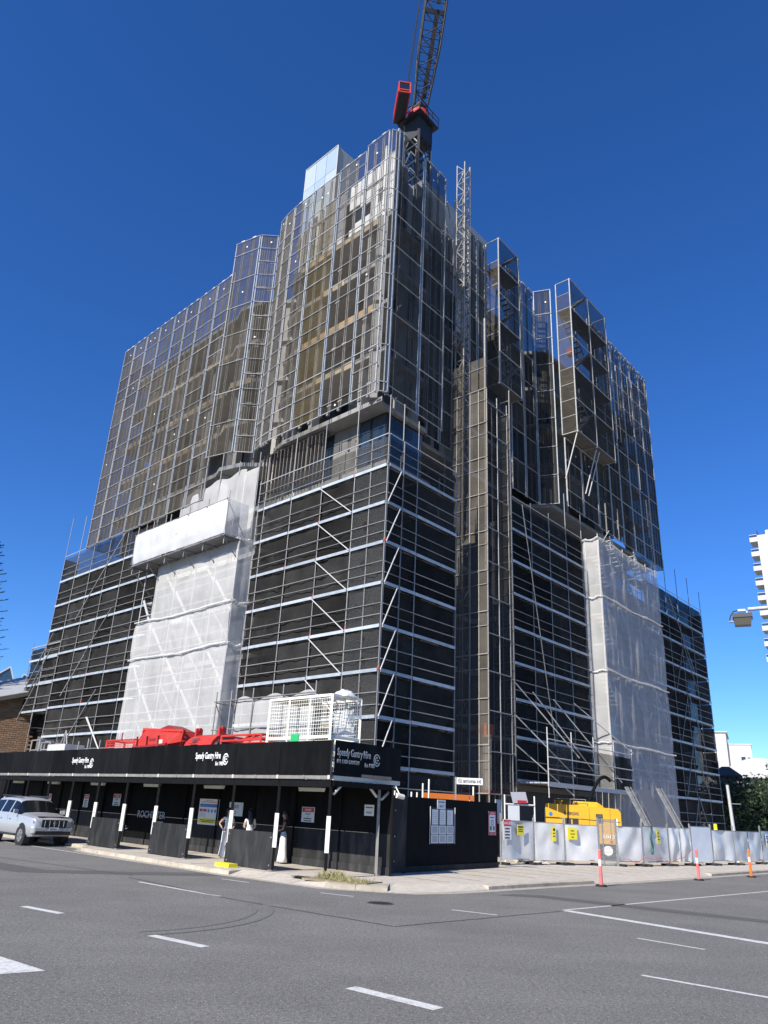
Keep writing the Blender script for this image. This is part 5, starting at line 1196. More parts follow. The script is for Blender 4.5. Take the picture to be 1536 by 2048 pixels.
# ------------------------------------------------------------------ sheet-metal fence
FP = [(5.55, 34.35), (7.27, 35.75), (8.8, 36.55), (10.55, 37.3), (11.45, 37.5), (12.95, 38.45), (14.75, 40.0), (16.35, 41.2), (18.0, 42.6), (19.85, 44.1), (22.7, 46.9), (25.6, 49.8), (28.5, 52.8)]
words = ['with a small yellow notice beside the black hoarding', 'with a slim yellow warning sign', 'with a large yellow pump sign and rust stains', None, 'just right of the yellow pump', 'with a dark green hose hung over it', 'with two dented sheets', 'bright white gate panel', 'plain dull sheet right of the white gate', 'dented sheet below the grey pole', 'with a blue and white poster', 'farther sheet past the poster', 'last sheet up the side street']
for k in range(len(FP) - 1):
    p, q = Vector((*FP[k], PATH_Z)), Vector((*FP[k + 1], PATH_Z)); t = (q - p).normalized(); o_ = Vector((t.y, -t.x, 0)); L_ = (q - p).length
    if k == 3:      # open mesh gate leaf
        fe = thing('mesh_gate', 'open wire mesh gate leaf between the metal fence panels', 'gate', p.lerp(q, .5))
        for f in (.04, .25, .96): bar('post', p.lerp(q, f), p.lerp(q, f) + UP * 2.0, .05, .05, galv, fe)
        wirepanel('wire_panel', p.lerp(q, .04), t, UP, L_ * .92, 1.95, grey_wire, fe)
        bar('top_rail', p.lerp(q, .04) + UP * 1.95, p.lerp(q, .96) + UP * 1.95, .04, .04, galv, fe); continue
    white = k == 7
    fe = thing('metal_fence', ('white sheet gate panel in the metal fence, standing taller' if white else 'galvanised sheet fence panel ' + words[k]), 'fence', p.lerp(q, .5), 'sheet metal fence panels on the side street')
    h_ = 1.68 + random.uniform(-.04, .06) + (.12 if white else 0); z0 = .16 + random.uniform(0, .05)
    off = Vector((k * 7.3, k * 3.1, 0)); mt = sheet_white if white else sheet_metal
    nsub = 2 if k in (6, 9) else 1
    for j in range(nsub):
        a_, b_ = p.lerp(q, (j + .03) / nsub), p.lerp(q, (j + .97) / nsub)
        grid('sheet', lambda x, y: a_.lerp(b_, x) + UP * (z0 + (h_ - z0) * y) + o_ * ((0 if white else .13) * noise.noise(Vector((x * 2.2, y * 1.6, 0)) + off) * math.sin(math.pi * min(1, max(0, x))) ** .5 + .03), 16, 12, mt, fe)
    for a_ in (p + t * .03, q - t * .03): bar('post', a_, a_ + UP * (1.88 + random.uniform(0, .2)), .05, .05, galv, fe)
    for zz in (z0 + .02, h_ + .02): bar('rail', p + t * .03 + UP * zz, q - t * .03 + UP * zz, .04, .04, galv, fe)
    for e in (.1, .9): brick('foot', p.lerp(q, e) + UP * .05, t, o_, UP, .22, .55, .1, plastic_dk, fe)
    if k in (0, 1, 2, 5):
        w_, hh, x_ = {0: (.42, .42, .45), 1: (.22, .6, .55), 2: (.5, .48, .07), 5: (.28, .62, .5)}[k]
        sign('fence_notice', 'yellow notice on the fence panel, %s' % {0: 'small square one', 1: 'slim one with a triangle', 2: 'large square one', 5: 'slim one by the green hose'}[k], p.lerp(q, x_) + o_ * .10 + UP * (h_ - hh - .12), t, w_, hh, sign_yellow, [('text', .5, .7, .17, 'MOBILE', ink, .7), ('text', .5, .42, .17, 'CONCRETE', ink, .6), ('text', .5, .14, .17, 'PUMP', ink, .7)] if k == 2 else [('r', .1, .7, .9, .86, ink), ('r', .15, .5, .85, .58, ink), ('r', .15, .32, .85, .4, ink)] if k == 0 else [('disc', .5, .78, .1, ink), ('disc', .5, .78, .07, sign_yellow), ('r', .2, .5, .8, .57, ink), ('r', .2, .3, .8, .37, ink)], group='yellow notices on the fence')
    if k == 0: danger('danger_sign', 'white sign with red heading at the left end of the metal fence', p.lerp(q, .04) + o_ * .11 + UP * .98, t, .5, .8, ('', '', '', ''))
    if k == 10: sign('poster', 'blue and white poster on the far fence panel', p.lerp(q, .12) + o_ * .12 + UP * .9, t, .9, .7, sign_white, [('r', .1, .6, .9, .85, sign_blue), ('r', .1, .3, .9, .5, sign_blue), ('r', .1, .08, .9, .16, sign_yellow), ('r', .2, .70, .8, .75, sign_white)])
    if k == 5:
        hs = MB(); pts = [p.lerp(q, .28 + .03 * math.sin(i * .9)) + o_ * (.12 + .02 * math.cos(i)) + UP * (1.75 - .11 * i) for i in range(12)]
        for i in range(11): hs.cyl(pts[i], pts[i + 1], .05, seg=8, cap=False)
        h = hs.build('hose', P('green_hose', (.02, .10, .09), .6)); tag(h, 'dark green hose hanging over the metal fence', 'hose')
# loose tubes and rails behind the fence
sfr = thing('sign_stand', 'white sign sheets on a tube frame behind the first fence panel', 'frame', Vector((6.9, 37.2, PATH_Z)))
for x_, y_ in ((6.2, 36.9), (7.7, 37.5)): tube('post', Vector((x_, y_, PATH_Z)), Vector((x_, y_, 2.95)), .035, white_m, sfr)
tube('rail', Vector((6.2, 36.88, 2.55)), Vector((7.7, 37.48, 2.55)), .035, white_m, sfr); t_ = Vector((1.5, .6, 0)).normalized()
board('sheet', Vector((6.35, 36.9, 1.6)), t_, UP, .6, .9, .02, sign_white, sfr)
sd = board('leaning_sign', Vector((6.6, 37.0, 2.62)), t_, (UP + Vector((-.12, .3, 0)) - t_ * .15).normalized(), .85, .5, .02, letter_grey, sfr); brick('danger_band', Vector((7.05, 37.13, 2.68)), t_, UP, t_.cross(UP), .5, .12, .02, sign_red, sfr)
pb = board('poster_stand', Vector((5.55, 35.6, 1.7)), hd, UP, .5, 1.0, .03, letter_grey); tag(pb, 'grey poster board just behind the end of the hoarding', 'board')
# leaning pale boards
for k, x_ in enumerate((15.1, 16.9)):
    bo = thing('leaning_board', 'weathered pale board leaning behind the fence, %s one' % ('left' if k == 0 else 'right'), 'board', Vector((x_ + .8, 44.3, PATH_Z)), 'boards leaning behind the fence')
    a_ = Vector((x_ + 1.0, 44.3, PATH_Z)); b_ = Vector((x_ - .35, 45.8, 3.9)); bar('plank', a_, b_, .3, .05, P('weathered_shaded_board_%d' % k, (.24, .24, .225), .8, nscale=6, namt=.35), bo, hint=Vector((.5, -.8, .4))); bar('edge_strip', a_ + Vector((.2, -.1, 0)), b_ + Vector((.2, -.1, 0)), .05, .06, galv_dk, bo)  # weathered grey, darkened further to put the shade there into the colour
gb = bar('dark_sheet', Vector((16.9, 44.6, PATH_Z)), Vector((15.7, 45.9, 3.8)), 1.1, .04, P('dark_leaning_sheet', (.1, .105, .12), .6), None, hint=Vector((.5, -.8, .4))); tag(gb, 'dark grey sheet leaning between the two pale boards', 'sheet')
# debris under fence
m = MB(); rn = random.Random(9)
for k in range(60):
    p = Vector((7.0 + rn.uniform(-.5, .9), 35.75 + rn.uniform(-.15, .4), PATH_Z + .05 + rn.uniform(0, .1))); m.box(p, Vector((1, 0, 0)), Vector((0, 1, 0)), UP, rn.uniform(.05, .2), rn.uniform(.03, .1), rn.uniform(.02, .07))
db_ = m.build('debris', cream_steel); db_['kind'] = 'stuff'; db_['label'] = 'pale rubbish heaped under the first fence panel'
tp = ribbon('tape', [(12.9 + .5 * i, 38.2 + .38 * i + .05 * math.sin(i * 1.9)) for i in range(9)], .01, .1, orange_m, 'x', 'thing')
bpy.data.objects.remove(tp)
m = MB(); q0 = Vector((11.6, 37.3, .55))
pts = [Vector((11.6 + (16.3 - 11.6) * i / 24, 37.35 + (41.0 - 37.35) * i / 24 - .15, .42 + .13 * math.cos(i * .8) * math.sin(i * .33) + (.35 * max(0, (i - 18) / 6)))) for i in range(25)]
for i in range(24): m.quad(pts[i], pts[i + 1], pts[i + 1] + UP * .03, pts[i] + UP * .03)
tpo = m.build('barrier_tape', orange_m); tag(tpo, 'thin orange flagging tape strung low along the fence', 'tape')
# bollards
for (x_, y_, mt, lb) in ((7.82, 27.6, pink_m, 'faded pink bollard with white band nearest the street corner'), (13.2, 32.8, pink_m, 'faded pink bollard in front of the white gate panel'), (17.0, 36.4, orange_m, 'bright orange bollard farthest up the side street')):
    bo = thing('traffic_bollard', lb, 'bollard', Vector((x_, y_, .004)), 'flexible bollards at the kerb'); p = Vector((x_, y_, 0))
    m = MB(); m.cyl(p + UP * .004, p + UP * .06, .2, .17, seg=16); m.build('base', tyre_m, bo)
    m = MB(); m.cyl(p + UP * .06, p + UP * .42, .062, .055, seg=14); m.cyl(p + UP * .42, p + UP * 1.08, .055, .048, seg=14); m.cyl(p + UP * 1.08, p + UP * 1.14, .06, .03, seg=14); m.build('tube', mt, bo, smooth=False)
    m = MB(); m.cyl(p + UP * .62, p + UP * .82, .0555, .0535, seg=14); m.build('white_band', sign_white, bo)
# ------------------------------------------------------------------ yellow concrete pump behind the fence
yp = thing('concrete_pump', 'yellow concrete pump truck body with dark lettering behind the fence', 'pump truck', Vector((11.3, 43.0, PATH_Z)))
yo = Vector((9.35, 42.75, 0)); yu = Vector((.968, -.25, 0)).normalized(); yn = yu.cross(UP)
def YP(x, n, z): return yo + yu * x + yn * n + UP * z
m = MB(); prof = [(0, 1.0), (1.75, .95), (1.75, 2.72), (.1, 2.76), (0, 2.72)]
m.prism([YP(x, 0, z) for x, z in prof], -yn * 1.7); m.build('hood', yellow_m, yp)
m = MB(); m.loft([[YP(x, n, z) for x, z in [(1.72, .92), (3.76, .92), (3.84, 1.1), (3.84, 2.45), (3.70, 2.62), (1.9, 2.72), (1.72, 2.64)]] for n in (.06, -1.75)]); cb_ = m.build('engine_cover', yellow_m, yp)
m = MB(); m.loft([[YP(.45, n, z) for n, z in ((-.3, 2.7), (-.45, 2.95), (-1.2, 2.95), (-1.4, 2.7))], [YP(2.7, n, z) for n, z in ((-.2, 2.65), (-.4, 2.92), (-1.2, 2.92), (-1.4, 2.65))], [YP(3.0, n, z) for n, z in ((-.2, 2.6), (-.4, 2.72), (-1.2, 2.72), (-1.4, 2.6))]]); m.build('roof_ridge', yellow_m, yp)
text('lettering', 'EVERDIGM', YP(.55, -.26, 2.77), yu, UP, .2, ink, yp, bold=.02, xs=1.2); text('lettering', 'EVERDIGM', YP(.95, .015, 2.24), yu, UP, .2, ink, yp, bold=.02)
text('lettering', '1012', YP(2.85, .075, 1.18), yu, UP, .26, letter_white, yp, bold=.02, xs=1.25)
brick('vent_grille', YP(2.75, .065, 2.12), yu, UP, yn, .34, .44, .03, plastic_dk, yp)
for x_ in (1.15, 1.53): brick('side_opening', YP(x_, .012, 1.86), yu, UP, yn, .3, .34, .03, plastic_dk, yp)
m = MB(); m.prism([YP(.02, .02, 2.58), YP(.72, .02, 2.1), YP(.02, .02, 2.1)], yn * .02); m.build('corner_plate', yellow_m, yp); tube('round_badge', YP(.27, .03, 2.25), YP(.27, .06, 2.25), .1, sign_blue, yp, 14)
bar('dark_line', YP(0, .02, 2.06), YP(1.72, .02, 2.06), .02, .03, ink, yp); bar('dark_line', YP(1.74, .07, 2.06), YP(3.78, .07, 1.98), .02, .03, ink, yp)
for x_ in (2.25, 3.3): bar('panel_gap', YP(x_, .066, .95), YP(x_, .066, 2.6), .012, .012, ink, yp)
for k in range(6): bar('louvre', YP(2.62, .085, 1.94 + .07 * k), YP(2.88, .085, 1.94 + .07 * k), .02, .02, galv_dk, yp)
for x_ in (.5, 1.3, 2.1): tube('grab_rail', YP(x_, -.1, 2.74), YP(x_, -.1, 3.02), .018, galv, yp)
tube('grab_rail', YP(.5, -.1, 3.02), YP(2.1, -.1, 3.02), .018, galv, yp)
brick('marker_plate', YP(3.6, .07, 1.9), yu, UP, yn, .1, .5, .02, sign_white, yp); brick('tail_lamp', YP(3.3, .07, 1.02), yu, UP, yn, .16, .1, .03, red_m, yp)
m = MB(); m.box(YP(1.9, -.8, .8), yu, yn, UP, 3.8, 1.5, .28); m.build('chassis', blue_m, yp)
for k in range(5): tube('radiator_rib', YP(-.06, -.1 - .35 * k, 1.1), YP(-.06, -.1 - .35 * k, 2.5), .06, plastic_dk, yp)
for x_ in (.6, 3.1):
    m = MB(); c = YP(x_, -.05, .6); m.cyl(c, c - yn * .35, .47, seg=24); w_ = m.build('wheel', tyre_m, yp); m = MB(); m.cyl(c + yn * .01, c - yn * .02, .24, seg=16); m.build('rim', sign_white, w_)
    m = MB(); c2 = YP(x_, -1.5, .6); m.cyl(c2, c2 - yn * .3, .47, seg=20); m.build('wheel', tyre_m, yp)
m = MB(); pts = [YP(2.2 + .16 * i, -.6 - .1 * i, 2.75 + 1.5 * math.sin(i * .26)) for i in range(9)]
for i in range(8): m.cyl(pts[i], pts[i + 1], .09, seg=8, cap=False)
m.build('delivery_pipe', black_steel, yp)

# ------------------------------------------------------------------ silver four-wheel drive
cx0 = GP(16.65, 1.12, 0); fX = -da; fY = -nl
def CP(x, y, z): return cx0 + fX * x + fY * y + UP * z
car = thing('parked_car', 'silver four-wheel-drive car parked beside the gantry', 'car', CP(-1.4, 0, .0))
st = [(.945, .62, .52, .90, .42, .95), (.91, .78, .44, .98, .54, 1.03), (.80, .87, .38, 1.05, .62, 1.10), (.5, .925, .35, 1.10, .68, 1.16), (.1, .94, .33, 1.13, .70, 1.20), (-.38, .945, .33, 1.155, .72, 1.235), (-.46, .945, .33, 1.16, .72, 1.27),
      (-1.12, .945, .33, 1.17, .67, 1.74), (-1.24, .945, .33, 1.17, .665, 1.80), (-1.68, .945, .33, 1.17, .66, 1.855), (-1.78, .945, .33, 1.17, .66, 1.86), (-2.62, .945, .33, 1.17, .655, 1.87), (-2.72, .945, .33, 1.17, .655, 1.868), (-3.45, .94, .35, 1.17, .64, 1.84), (-3.60, .93, .37, 1.165, .63, 1.80), (-3.86, .90, .42, 1.15, .62, 1.36), (-3.93, .84, .48, 1.05, .58, 1.10)]
def cring(x, w, rk, bt, wr, zr):
    hs_ = [(w * .90, rk), (w, rk + .14), (w * 1.005, .74), (w * .99, bt - .06), (w * .955, bt)]
    y0, z0 = hs_[-1]; y1, z1 = wr, zr - .07 * min(1, (zr - bt) / .3)
    hs_ += [(y0 + (y1 - y0) * .09, z0 + (z1 - z0) * .09), (y0 + (y1 - y0) * .88, z0 + (z1 - z0) * .88), (y1, z1), (wr * .78, zr - .012), (wr * .35, zr + .008)]
    return [CP(x, -y, z) for y, z in hs_] + [CP(x, 0, zr + .012)] + [CP(x, y, z) for y, z in hs_[::-1]]
rings = [cring(*q) for q in st]; NR = len(rings[0]); m = MB()
for r_ in rings: m.v += r_
for a_ in range(len(rings) - 1):
    for j_ in range(NR - 1):
        k_ = 0
        if st[a_][0] <= -1.12 and st[a_ + 1][0] >= -3.62 and a_ not in (9, 11) and j_ in (5, NR - 7): k_ = 1       # side windows
        if a_ == 6 and 6 <= j_ <= NR - 8: k_ = 1                                                                  # windscreen
        if a_ == 6 and j_ in (5, NR - 7): k_ = 1
        if a_ == 14 and 6 <= j_ <= NR - 8: k_ = 1                                                                 # rear glass
        m.f.append([a_ * NR + j_, a_ * NR + j_ + 1, (a_ + 1) * NR + j_ + 1, (a_ + 1) * NR + j_]); m.m.append(k_)
    m.f.append([a_ * NR + NR - 1, a_ * NR, (a_ + 1) * NR, (a_ + 1) * NR + NR - 1]); m.m.append(0)
m.f.append(list(range(NR))[::-1]); m.m.append(0); m.f.append([(len(rings) - 1) * NR + q for q in range(NR)]); m.m.append(0)
gv_ = [(v_, f_) for v_, f_ in ((m.v, m.f),)]
glass_faces = [f_ for f_, k_ in zip(m.f, m.m) if k_ == 1]; paint_faces = [f_ for f_, k_ in zip(m.f, m.m) if k_ == 0]
body = mesh('body', m.v, paint_faces, car_paint, car, smooth=True)
def car_glazing(nm, faces):
    used_ = sorted({q for f_ in faces for q in f_}); ix = {q: n_ for n_, q in enumerate(used_)}
    g_ = mesh(nm, [m.v[q] for q in used_], [[ix[q] for q in f_] for f_ in faces], car_glass, body, smooth=True); return g_
mid = CP(-2, 0, 0)
def fcen(f_): return sum((m.v[q] for q in f_), Vector((0, 0, 0))) / len(f_)
ws = [f_ for f_ in glass_faces if (fcen(f_) - CP(0, 0, 0)).dot(fX) > -1.13]; rg_ = [f_ for f_ in glass_faces if (fcen(f_) - CP(0, 0, 0)).dot(fX) < -3.61]
sw = [f_ for f_ in glass_faces if f_ not in ws and f_ not in rg_]
car_glazing('windscreen', ws); car_glazing('rear_window', rg_)
for f_ in sw: car_glazing('side_window', [f_])
for o_ in [body] + list(body.children):
    bm = bmesh.new(); bm.from_mesh(o_.data); bmesh.ops.recalc_face_normals(bm, faces=bm.faces); bm.to_mesh(o_.data); bm.free()
body.data.set_sharp_from_angle(angle=R(38))
cabn = body
for sd_ in (-1, 1):
    bar('roof_rail', CP(-1.35, sd_ * .62, 1.9), CP(-3.5, sd_ * .62, 1.9), .04, .05, plastic_dk, car)
    m = MB(); m.loft([[CP(-.72 + dx, sd_ * (.95 + dy), 1.22 + dz) for dx, dz in ((-.06, 0), (.06, 0), (.06, .17), (-.06, .2))] for dx_, dy in ((0, 0), (0, .2))] if False else [[CP(-.72 + dx, sd_ * .93, 1.20 + dz) for dx, dz in ((-.05, 0), (.05, 0), (.05, .14), (-.05, .16))], [CP(-.70 + dx, sd_ * 1.12, 1.20 + dz) for dx, dz in ((-.05, 0), (.06, .01), (.06, .16), (-.05, .18))]]); m.build('mirror', car_paint, car)
    pane(body, CP(.66, sd_ * .52, .98), CP(.50, sd_ * .90, .98), CP(.42, sd_ * .88, 1.1), CP(.60, sd_ * .55, 1.08), off=.2, mat=head_glass, nm='headlight') if False else None
    m = MB(); m.loft([[CP(.905, sd_ * .50, .86), CP(.83, sd_ * .86, .90), CP(.80, sd_ * .86, 1.02), CP(.89, sd_ * .52, .99)], [CP(.945, sd_ * .50, .87), CP(.87, sd_ * .875, .91), CP(.82, sd_ * .875, 1.01), CP(.92, sd_ * .52, .985)]]); m.build('headlight', head_glass, car)
    m = MB(); m.box(CP(.90, sd_ * .66, .60), fX, fY, UP, .06, .22, .10); m.build('fog_lamp', plastic_dk, car)
    for x_, nm_ in ((0, 'front'), (-2.79, 'rear')):
        m = MB(); c = CP(x_, sd_ * .80, .385); sv = fY * sd_
        m.cyl(CP(x_, sd_ * .70, .40), CP(x_, sd_ * .948, .40), .47, seg=28); m.build('wheel_arch', plastic_dk, car)
        m = MB(); m.cyl(c - sv * .13, c + sv * .155, .385, seg=28); wl_ = m.build('wheel', tyre_m, car)
        m = MB(); m.cyl(c + sv * .15, c + sv * .162, .25, seg=24); m.build('rim', galv_dk, wl_)
        m = MB()
        for q in range(6):
            t = q * math.pi / 3 + .2; d = fX * math.cos(t) + UP * math.sin(t); m.bar(c + sv * .168 + d * .05, c + sv * .168 + d * .24, .05, .02, hint=sv)
        m.build('spokes', chrome, wl_)
m = MB(); m.box(CP(.935, 0, .88), fX, fY, UP, .06, 1.06, .30); gr = m.build('grille', plastic_dk, car)
for k in range(5): bar('grille_bar', CP(.975, -.4 + .2 * k, .77), CP(.975, -.4 + .2 * k, 1.0), .05, .02, chrome, gr)
tube('badge', CP(.97, 0, .89), CP(.99, 0, .89), .075, chrome, gr, 16)
m = MB(); m.loft([[CP(.84, y, z) for y, z in ((-.93, .45), (.93, .45), (.93, .78), (-.93, .78))], [CP(.98, y, z) for y, z in ((-.80, .50), (.80, .50), (.80, .74), (-.80, .74))]]); bp_ = m.build('bumper', car_paint, car)
bv = bp_.modifiers.new('bevel', 'BEVEL'); bv.width = .05; bv.segments = 3
m = MB(); m.box(CP(.95, 0, .52), fX, fY, UP, .08, 1.5, .14); m.build('lower_intake', plastic_dk, bp_)
npl = board('number_plate', CP(.995, -.2, .62), fY, UP, .4, .12, .01, sign_white, bp_); text('lettering', '027M 51X', CP(1.008, -.19, .645), fY, UP, .1, ink, npl, xs=.7)
m = MB(); m.box(CP(.74, 0, 1.135), fX, fY, UP, .12, 1.3, .03); m.build('bonnet_guard', plastic_dk, car)
for sd_ in (-1, 1): bar('wiper', CP(-.5, sd_ * .1, 1.31), CP(-.62, sd_ * .55, 1.35), .02, .02, plastic_dk, car)
for sd_ in (-1, 1):
    bar('side_step', CP(-.55, sd_ * .93, .40), CP(-2.3, sd_ * .93, .40), .12, .06, plastic_dk, car)
    for x_ in (-1.35, -2.3): brick('door_handle', CP(x_, sd_ * .95, .98), fX, UP, fY, .16, .03, .03, chrome, car)
    for x_ in (-.58, -1.66, -2.66): brick('door_gap', CP(x_, sd_ * .938, .8), fX, UP, fY, .012, .62, .012, plastic_dk, car)

# ------------------------------------------------------------------ people under the gantry
def person(label, loc, face, arms, lean=0.0, top_mat=cloth_w, seed=0, legs=((.0, .0), (.0, .0))):
    """standing figure, x = own right, y = forward; arms = ((elbow, wrist) right, (elbow, wrist) left)"""
    f = Vector((face.x, face.y, 0)).normalized(); rt_ = f.cross(UP)
    V = []; E_ = []; Rr = []
    def add(p, r, par=None):
        V.append(p); Rr.append(r)
        if par is not None: E_.append((par, len(V) - 1))
        return len(V) - 1
    pel = add((0, 0, .96), .135); sp = add((0, .0, 1.12), .11, pel); ch_ = add((lean * .5, .0, 1.30), .125, sp); nk = add((lean * .8, -.01, 1.43), .055, ch_)
    n2 = add((lean, .0, 1.49), .048, nk); hd1 = add((lean, .015, 1.565), .082, n2); hd2 = add((lean, .005, 1.645), .075, hd1); add((lean, .105, 1.555), .014, hd1)
    for i, sx in enumerate((1, -1)):
        dx, dy = legs[i]
        h = add((sx * .085, 0, .90), .10, pel); k = add((sx * .09 + dx * .5, .02 + dy * .5, .50), .066, h); a_ = add((sx * .09 + dx, -.02 + dy, .09), .042, k); t = add((sx * .10 + dx, .10 + dy, .035), .036, a_)
        sh = add((lean * .6 + sx * .16, 0, 1.385), .052, ch_); el = add(arms[i][0], .040, sh); wr_ = add(arms[i][1], .028, el)
        d = (Vector(arms[i][1]) - Vector(arms[i][0])).normalized(); pm = Vector(arms[i][1]) + d * .07; pmi = add(tuple(pm), .030, wr_)
        for q in range(4):
            b0 = pm + Vector((sx * (-.024 + .016 * q), .01, 0)) + d * .03; f1 = add(tuple(b0), .0095, pmi); f2 = add(tuple(b0 + d * (.035 + .006 * (q in (1, 2)))), .0085, f1); add(tuple(b0 + d * .06 + Vector((0, .012, -.006))), .0075, f2)
        th = add(tuple(Vector(arms[i][1]) + d * .03 + Vector((-sx * .035, .015, 0))), .0105, wr_); add(tuple(Vector(arms[i][1]) + d * .07 + Vector((-sx * .045, .03, 0))), .009, th)
    me = bpy.data.meshes.new('body'); me.from_pydata(V, E_, []); ob_ = bpy.data.objects.new('tmp', me); COL.objects.link(ob_)
    sk = ob_.modifiers.new('skin', 'SKIN'); ob_.modifiers.new('sub', 'SUBSURF').levels = 1
    for i, v in enumerate(me.skin_vertices[0].data): v.radius = (Rr[i], Rr[i] * (.8 if V[i][2] > .9 and abs(V[i][0]) < .1 and V[i][2] < 1.4 else 1)); v.use_root = (i == 0)
    dg = bpy.context.evaluated_depsgraph_get(); me2 = bpy.data.meshes.new_from_object(ob_.evaluated_get(dg)); bpy.data.objects.remove(ob_)
    for mt in (skin_m, top_mat, cloth_w, shoe_m): me2.materials.append(mt)
    for p in me2.polygons:
        c = p.center; p.use_smooth = True
        p.material_index = 3 if c.z < .075 else 2 if c.z < 1.0 and abs(c.x) < .3 and c.y < .16 else 1 if (1.0 <= c.z < 1.41 and abs(c.x - lean * .5) < .2 and c.y < .13) else 0
    root = put('person', me2, basis(rt_, f, UP, loc)); tag(root, label, 'person', 'people sheltering under the gantry')
    # hair: cap plus long fall at the back
    m = MB(); rg = []
    for t, w, d, z, y in ((0, .02, .02, 1.745, .0), (1, .075, .085, 1.715, -.005), (2, .098, .108, 1.64, -.012), (3, .10, .09, 1.56, -.045), (4, .105, .06, 1.45, -.085), (5, .10, .045, 1.32, -.11), (6, .07, .03, 1.2, -.115)):
        rg.append([loc + rt_ * (lean + w * math.cos(a_)) + f * (y + d * math.sin(a_) * (1 if math.sin(a_) < 0 or t < 3 else .35)) + UP * z for a_ in [2 * math.pi * q / 12 for q in range(12)]])
    m.loft(rg); m.build('hair', hair_m, root, smooth=True)
    # wide trouser legs
    for i, sx in enumerate((1, -1)):
        dx, dy = legs[i]; m = MB(); rg = []
        for z, w in ((.98, .105), (.8, .115), (.5, .11), (.25, .125), (.05, .15)):
            k = 1 - (z - .05) / .93; rg.append([loc + rt_ * (sx * .075 + dx * k + w * math.cos(a_)) + f * (dy * k + w * .95 * math.sin(a_)) + UP * z for a_ in [2 * math.pi * q / 12 for q in range(12)]])
        m.loft(rg); m.build('trouser_leg', cloth_w, root, smooth=True)
    return root
person('woman in white trousers half hidden by the gantry post, hand on hip', GP(7.44, -1.77, PATH_Z), nl * .6 - da, (((.33, -.04, 1.16), (.2, .1, .99)), ((-.24, .06, 1.12), (-.16, .22, 1.02))), .02, cloth_w, 1, ((.05, 0), (.0, .12)))
person('woman with long dark hair seen behind the black barrier', GP(5.95, -1.65, PATH_Z), da * .9 - nl * .3, (((.22, .05, 1.12), (.14, .22, 1.05)), ((-.22, .04, 1.12), (-.1, .2, 1.1))), -.02, cloth_w, 2)
person('woman in white trousers and dark top standing right of the post', GP(4.8, -2.3, PATH_Z), nl * .75 + da * .55, (((.22, .06, 1.14), (.06, .2, 1.1)), ((-.22, .06, 1.12), (-.04, .19, 1.06))), .0, cloth_d, 3, ((.0, .04), (.0, -.05)))

# ------------------------------------------------------------------ street lamp reaching in from the right
sl_ = thing('street_lamp', 'grey box street lamp on an arm reaching in from the right', 'street lamp', Vector((11.2, 14.6, 0)))
m = MB(); m.cyl(Vector((11.2, 14.6, 0)), Vector((11.2, 14.6, 6.75)), .09, .07, seg=12); m.build('pole', galv, sl_, smooth=False)
m = MB(); m.cyl(Vector((11.2, 14.6, 6.62)), Vector((8.15, 16.05, 6.53)), .05, .04, seg=10); m.build('arm', steel_w, sl_)
lu = Vector((.9, -.43, 0)).normalized(); lv_ = Vector((.43, .9, 0)).normalized(); lc_ = Vector((8.04, 16.12, 6.30))
m = MB(); m.loft([[lc_ + lu * x + lv_ * y + UP * z for x, y in ((-.2, -.17), (.2, -.17), (.2, .17), (-.2, .17))] for z, k in ((.03, 1), (.12, 1))]); m.build('housing', P('lamp_housing', (.055, .053, .05), .6), sl_)
m = MB(); m.loft([[lc_ + lu * x * .92 + lv_ * y * .9 + UP * .03 for x, y in ((-.2, -.17), (.2, -.17), (.2, .17), (-.2, .17))], [lc_ + lu * (x * .8 - .01) + lv_ * (y * .7) + UP * -.13 for x, y in ((-.2, -.17), (.2, -.17), (.2, .17), (-.2, .17))]]); m.build('lens_box', P('lamp_tinted_lens', (.09, .085, .07), .3), sl_)
m = MB(); m.box(lc_ + UP * .21, lu, lv_, UP, .16, .1, .05); m.box(lc_ + UP * .155 + lu * .1, lu, lv_, UP, .03, .05, .08); m.build('clamp', steel_w, sl_)
m = MB(); pts = [lc_ - lu * .05 + UP * .22, lc_ - lu * .17 + UP * .2, lc_ - lu * .24 + UP * .1, lc_ - lu * .27 + UP * -.02]
for i in range(3): m.cyl(pts[i], pts[i + 1], .013, seg=6)
m.build('cable', plastic_dk, sl_); m = MB(); m.cyl(lc_ - lu * .28 + UP * -.03, lc_ - lu * .19 + UP * -.03, .025, seg=8); m.build('gland', galv, sl_)
lpz = thing('light_pole', 'plain grey pole rising behind the metal fence', 'pole', Vector((21.47, 47.4, PATH_Z)))
m = MB(); m.cyl(Vector((21.47, 47.4, PATH_Z)), Vector((21.35, 47.4, 4.35)), .11, .085, seg=12); m.build('shaft', steel_w, lpz, smooth=False); m = MB(); m.cyl(Vector((21.4, 47.4, 3.3)), Vector((21.95, 47.2, 3.3)), .02, seg=6); m.build('stub_arm', galv, lpz)
yc = MB(); yc.cyl(Vector((20.15, 46.9, 1.4)), Vector((20.15, 46.9, 2.15)), .12, .09, seg=10); yo_ = yc.build('hose_reel_cover', yellow_pl); tag(yo_, 'small yellow cover beside the grey pole', 'cover'); yo_.location.z += 0

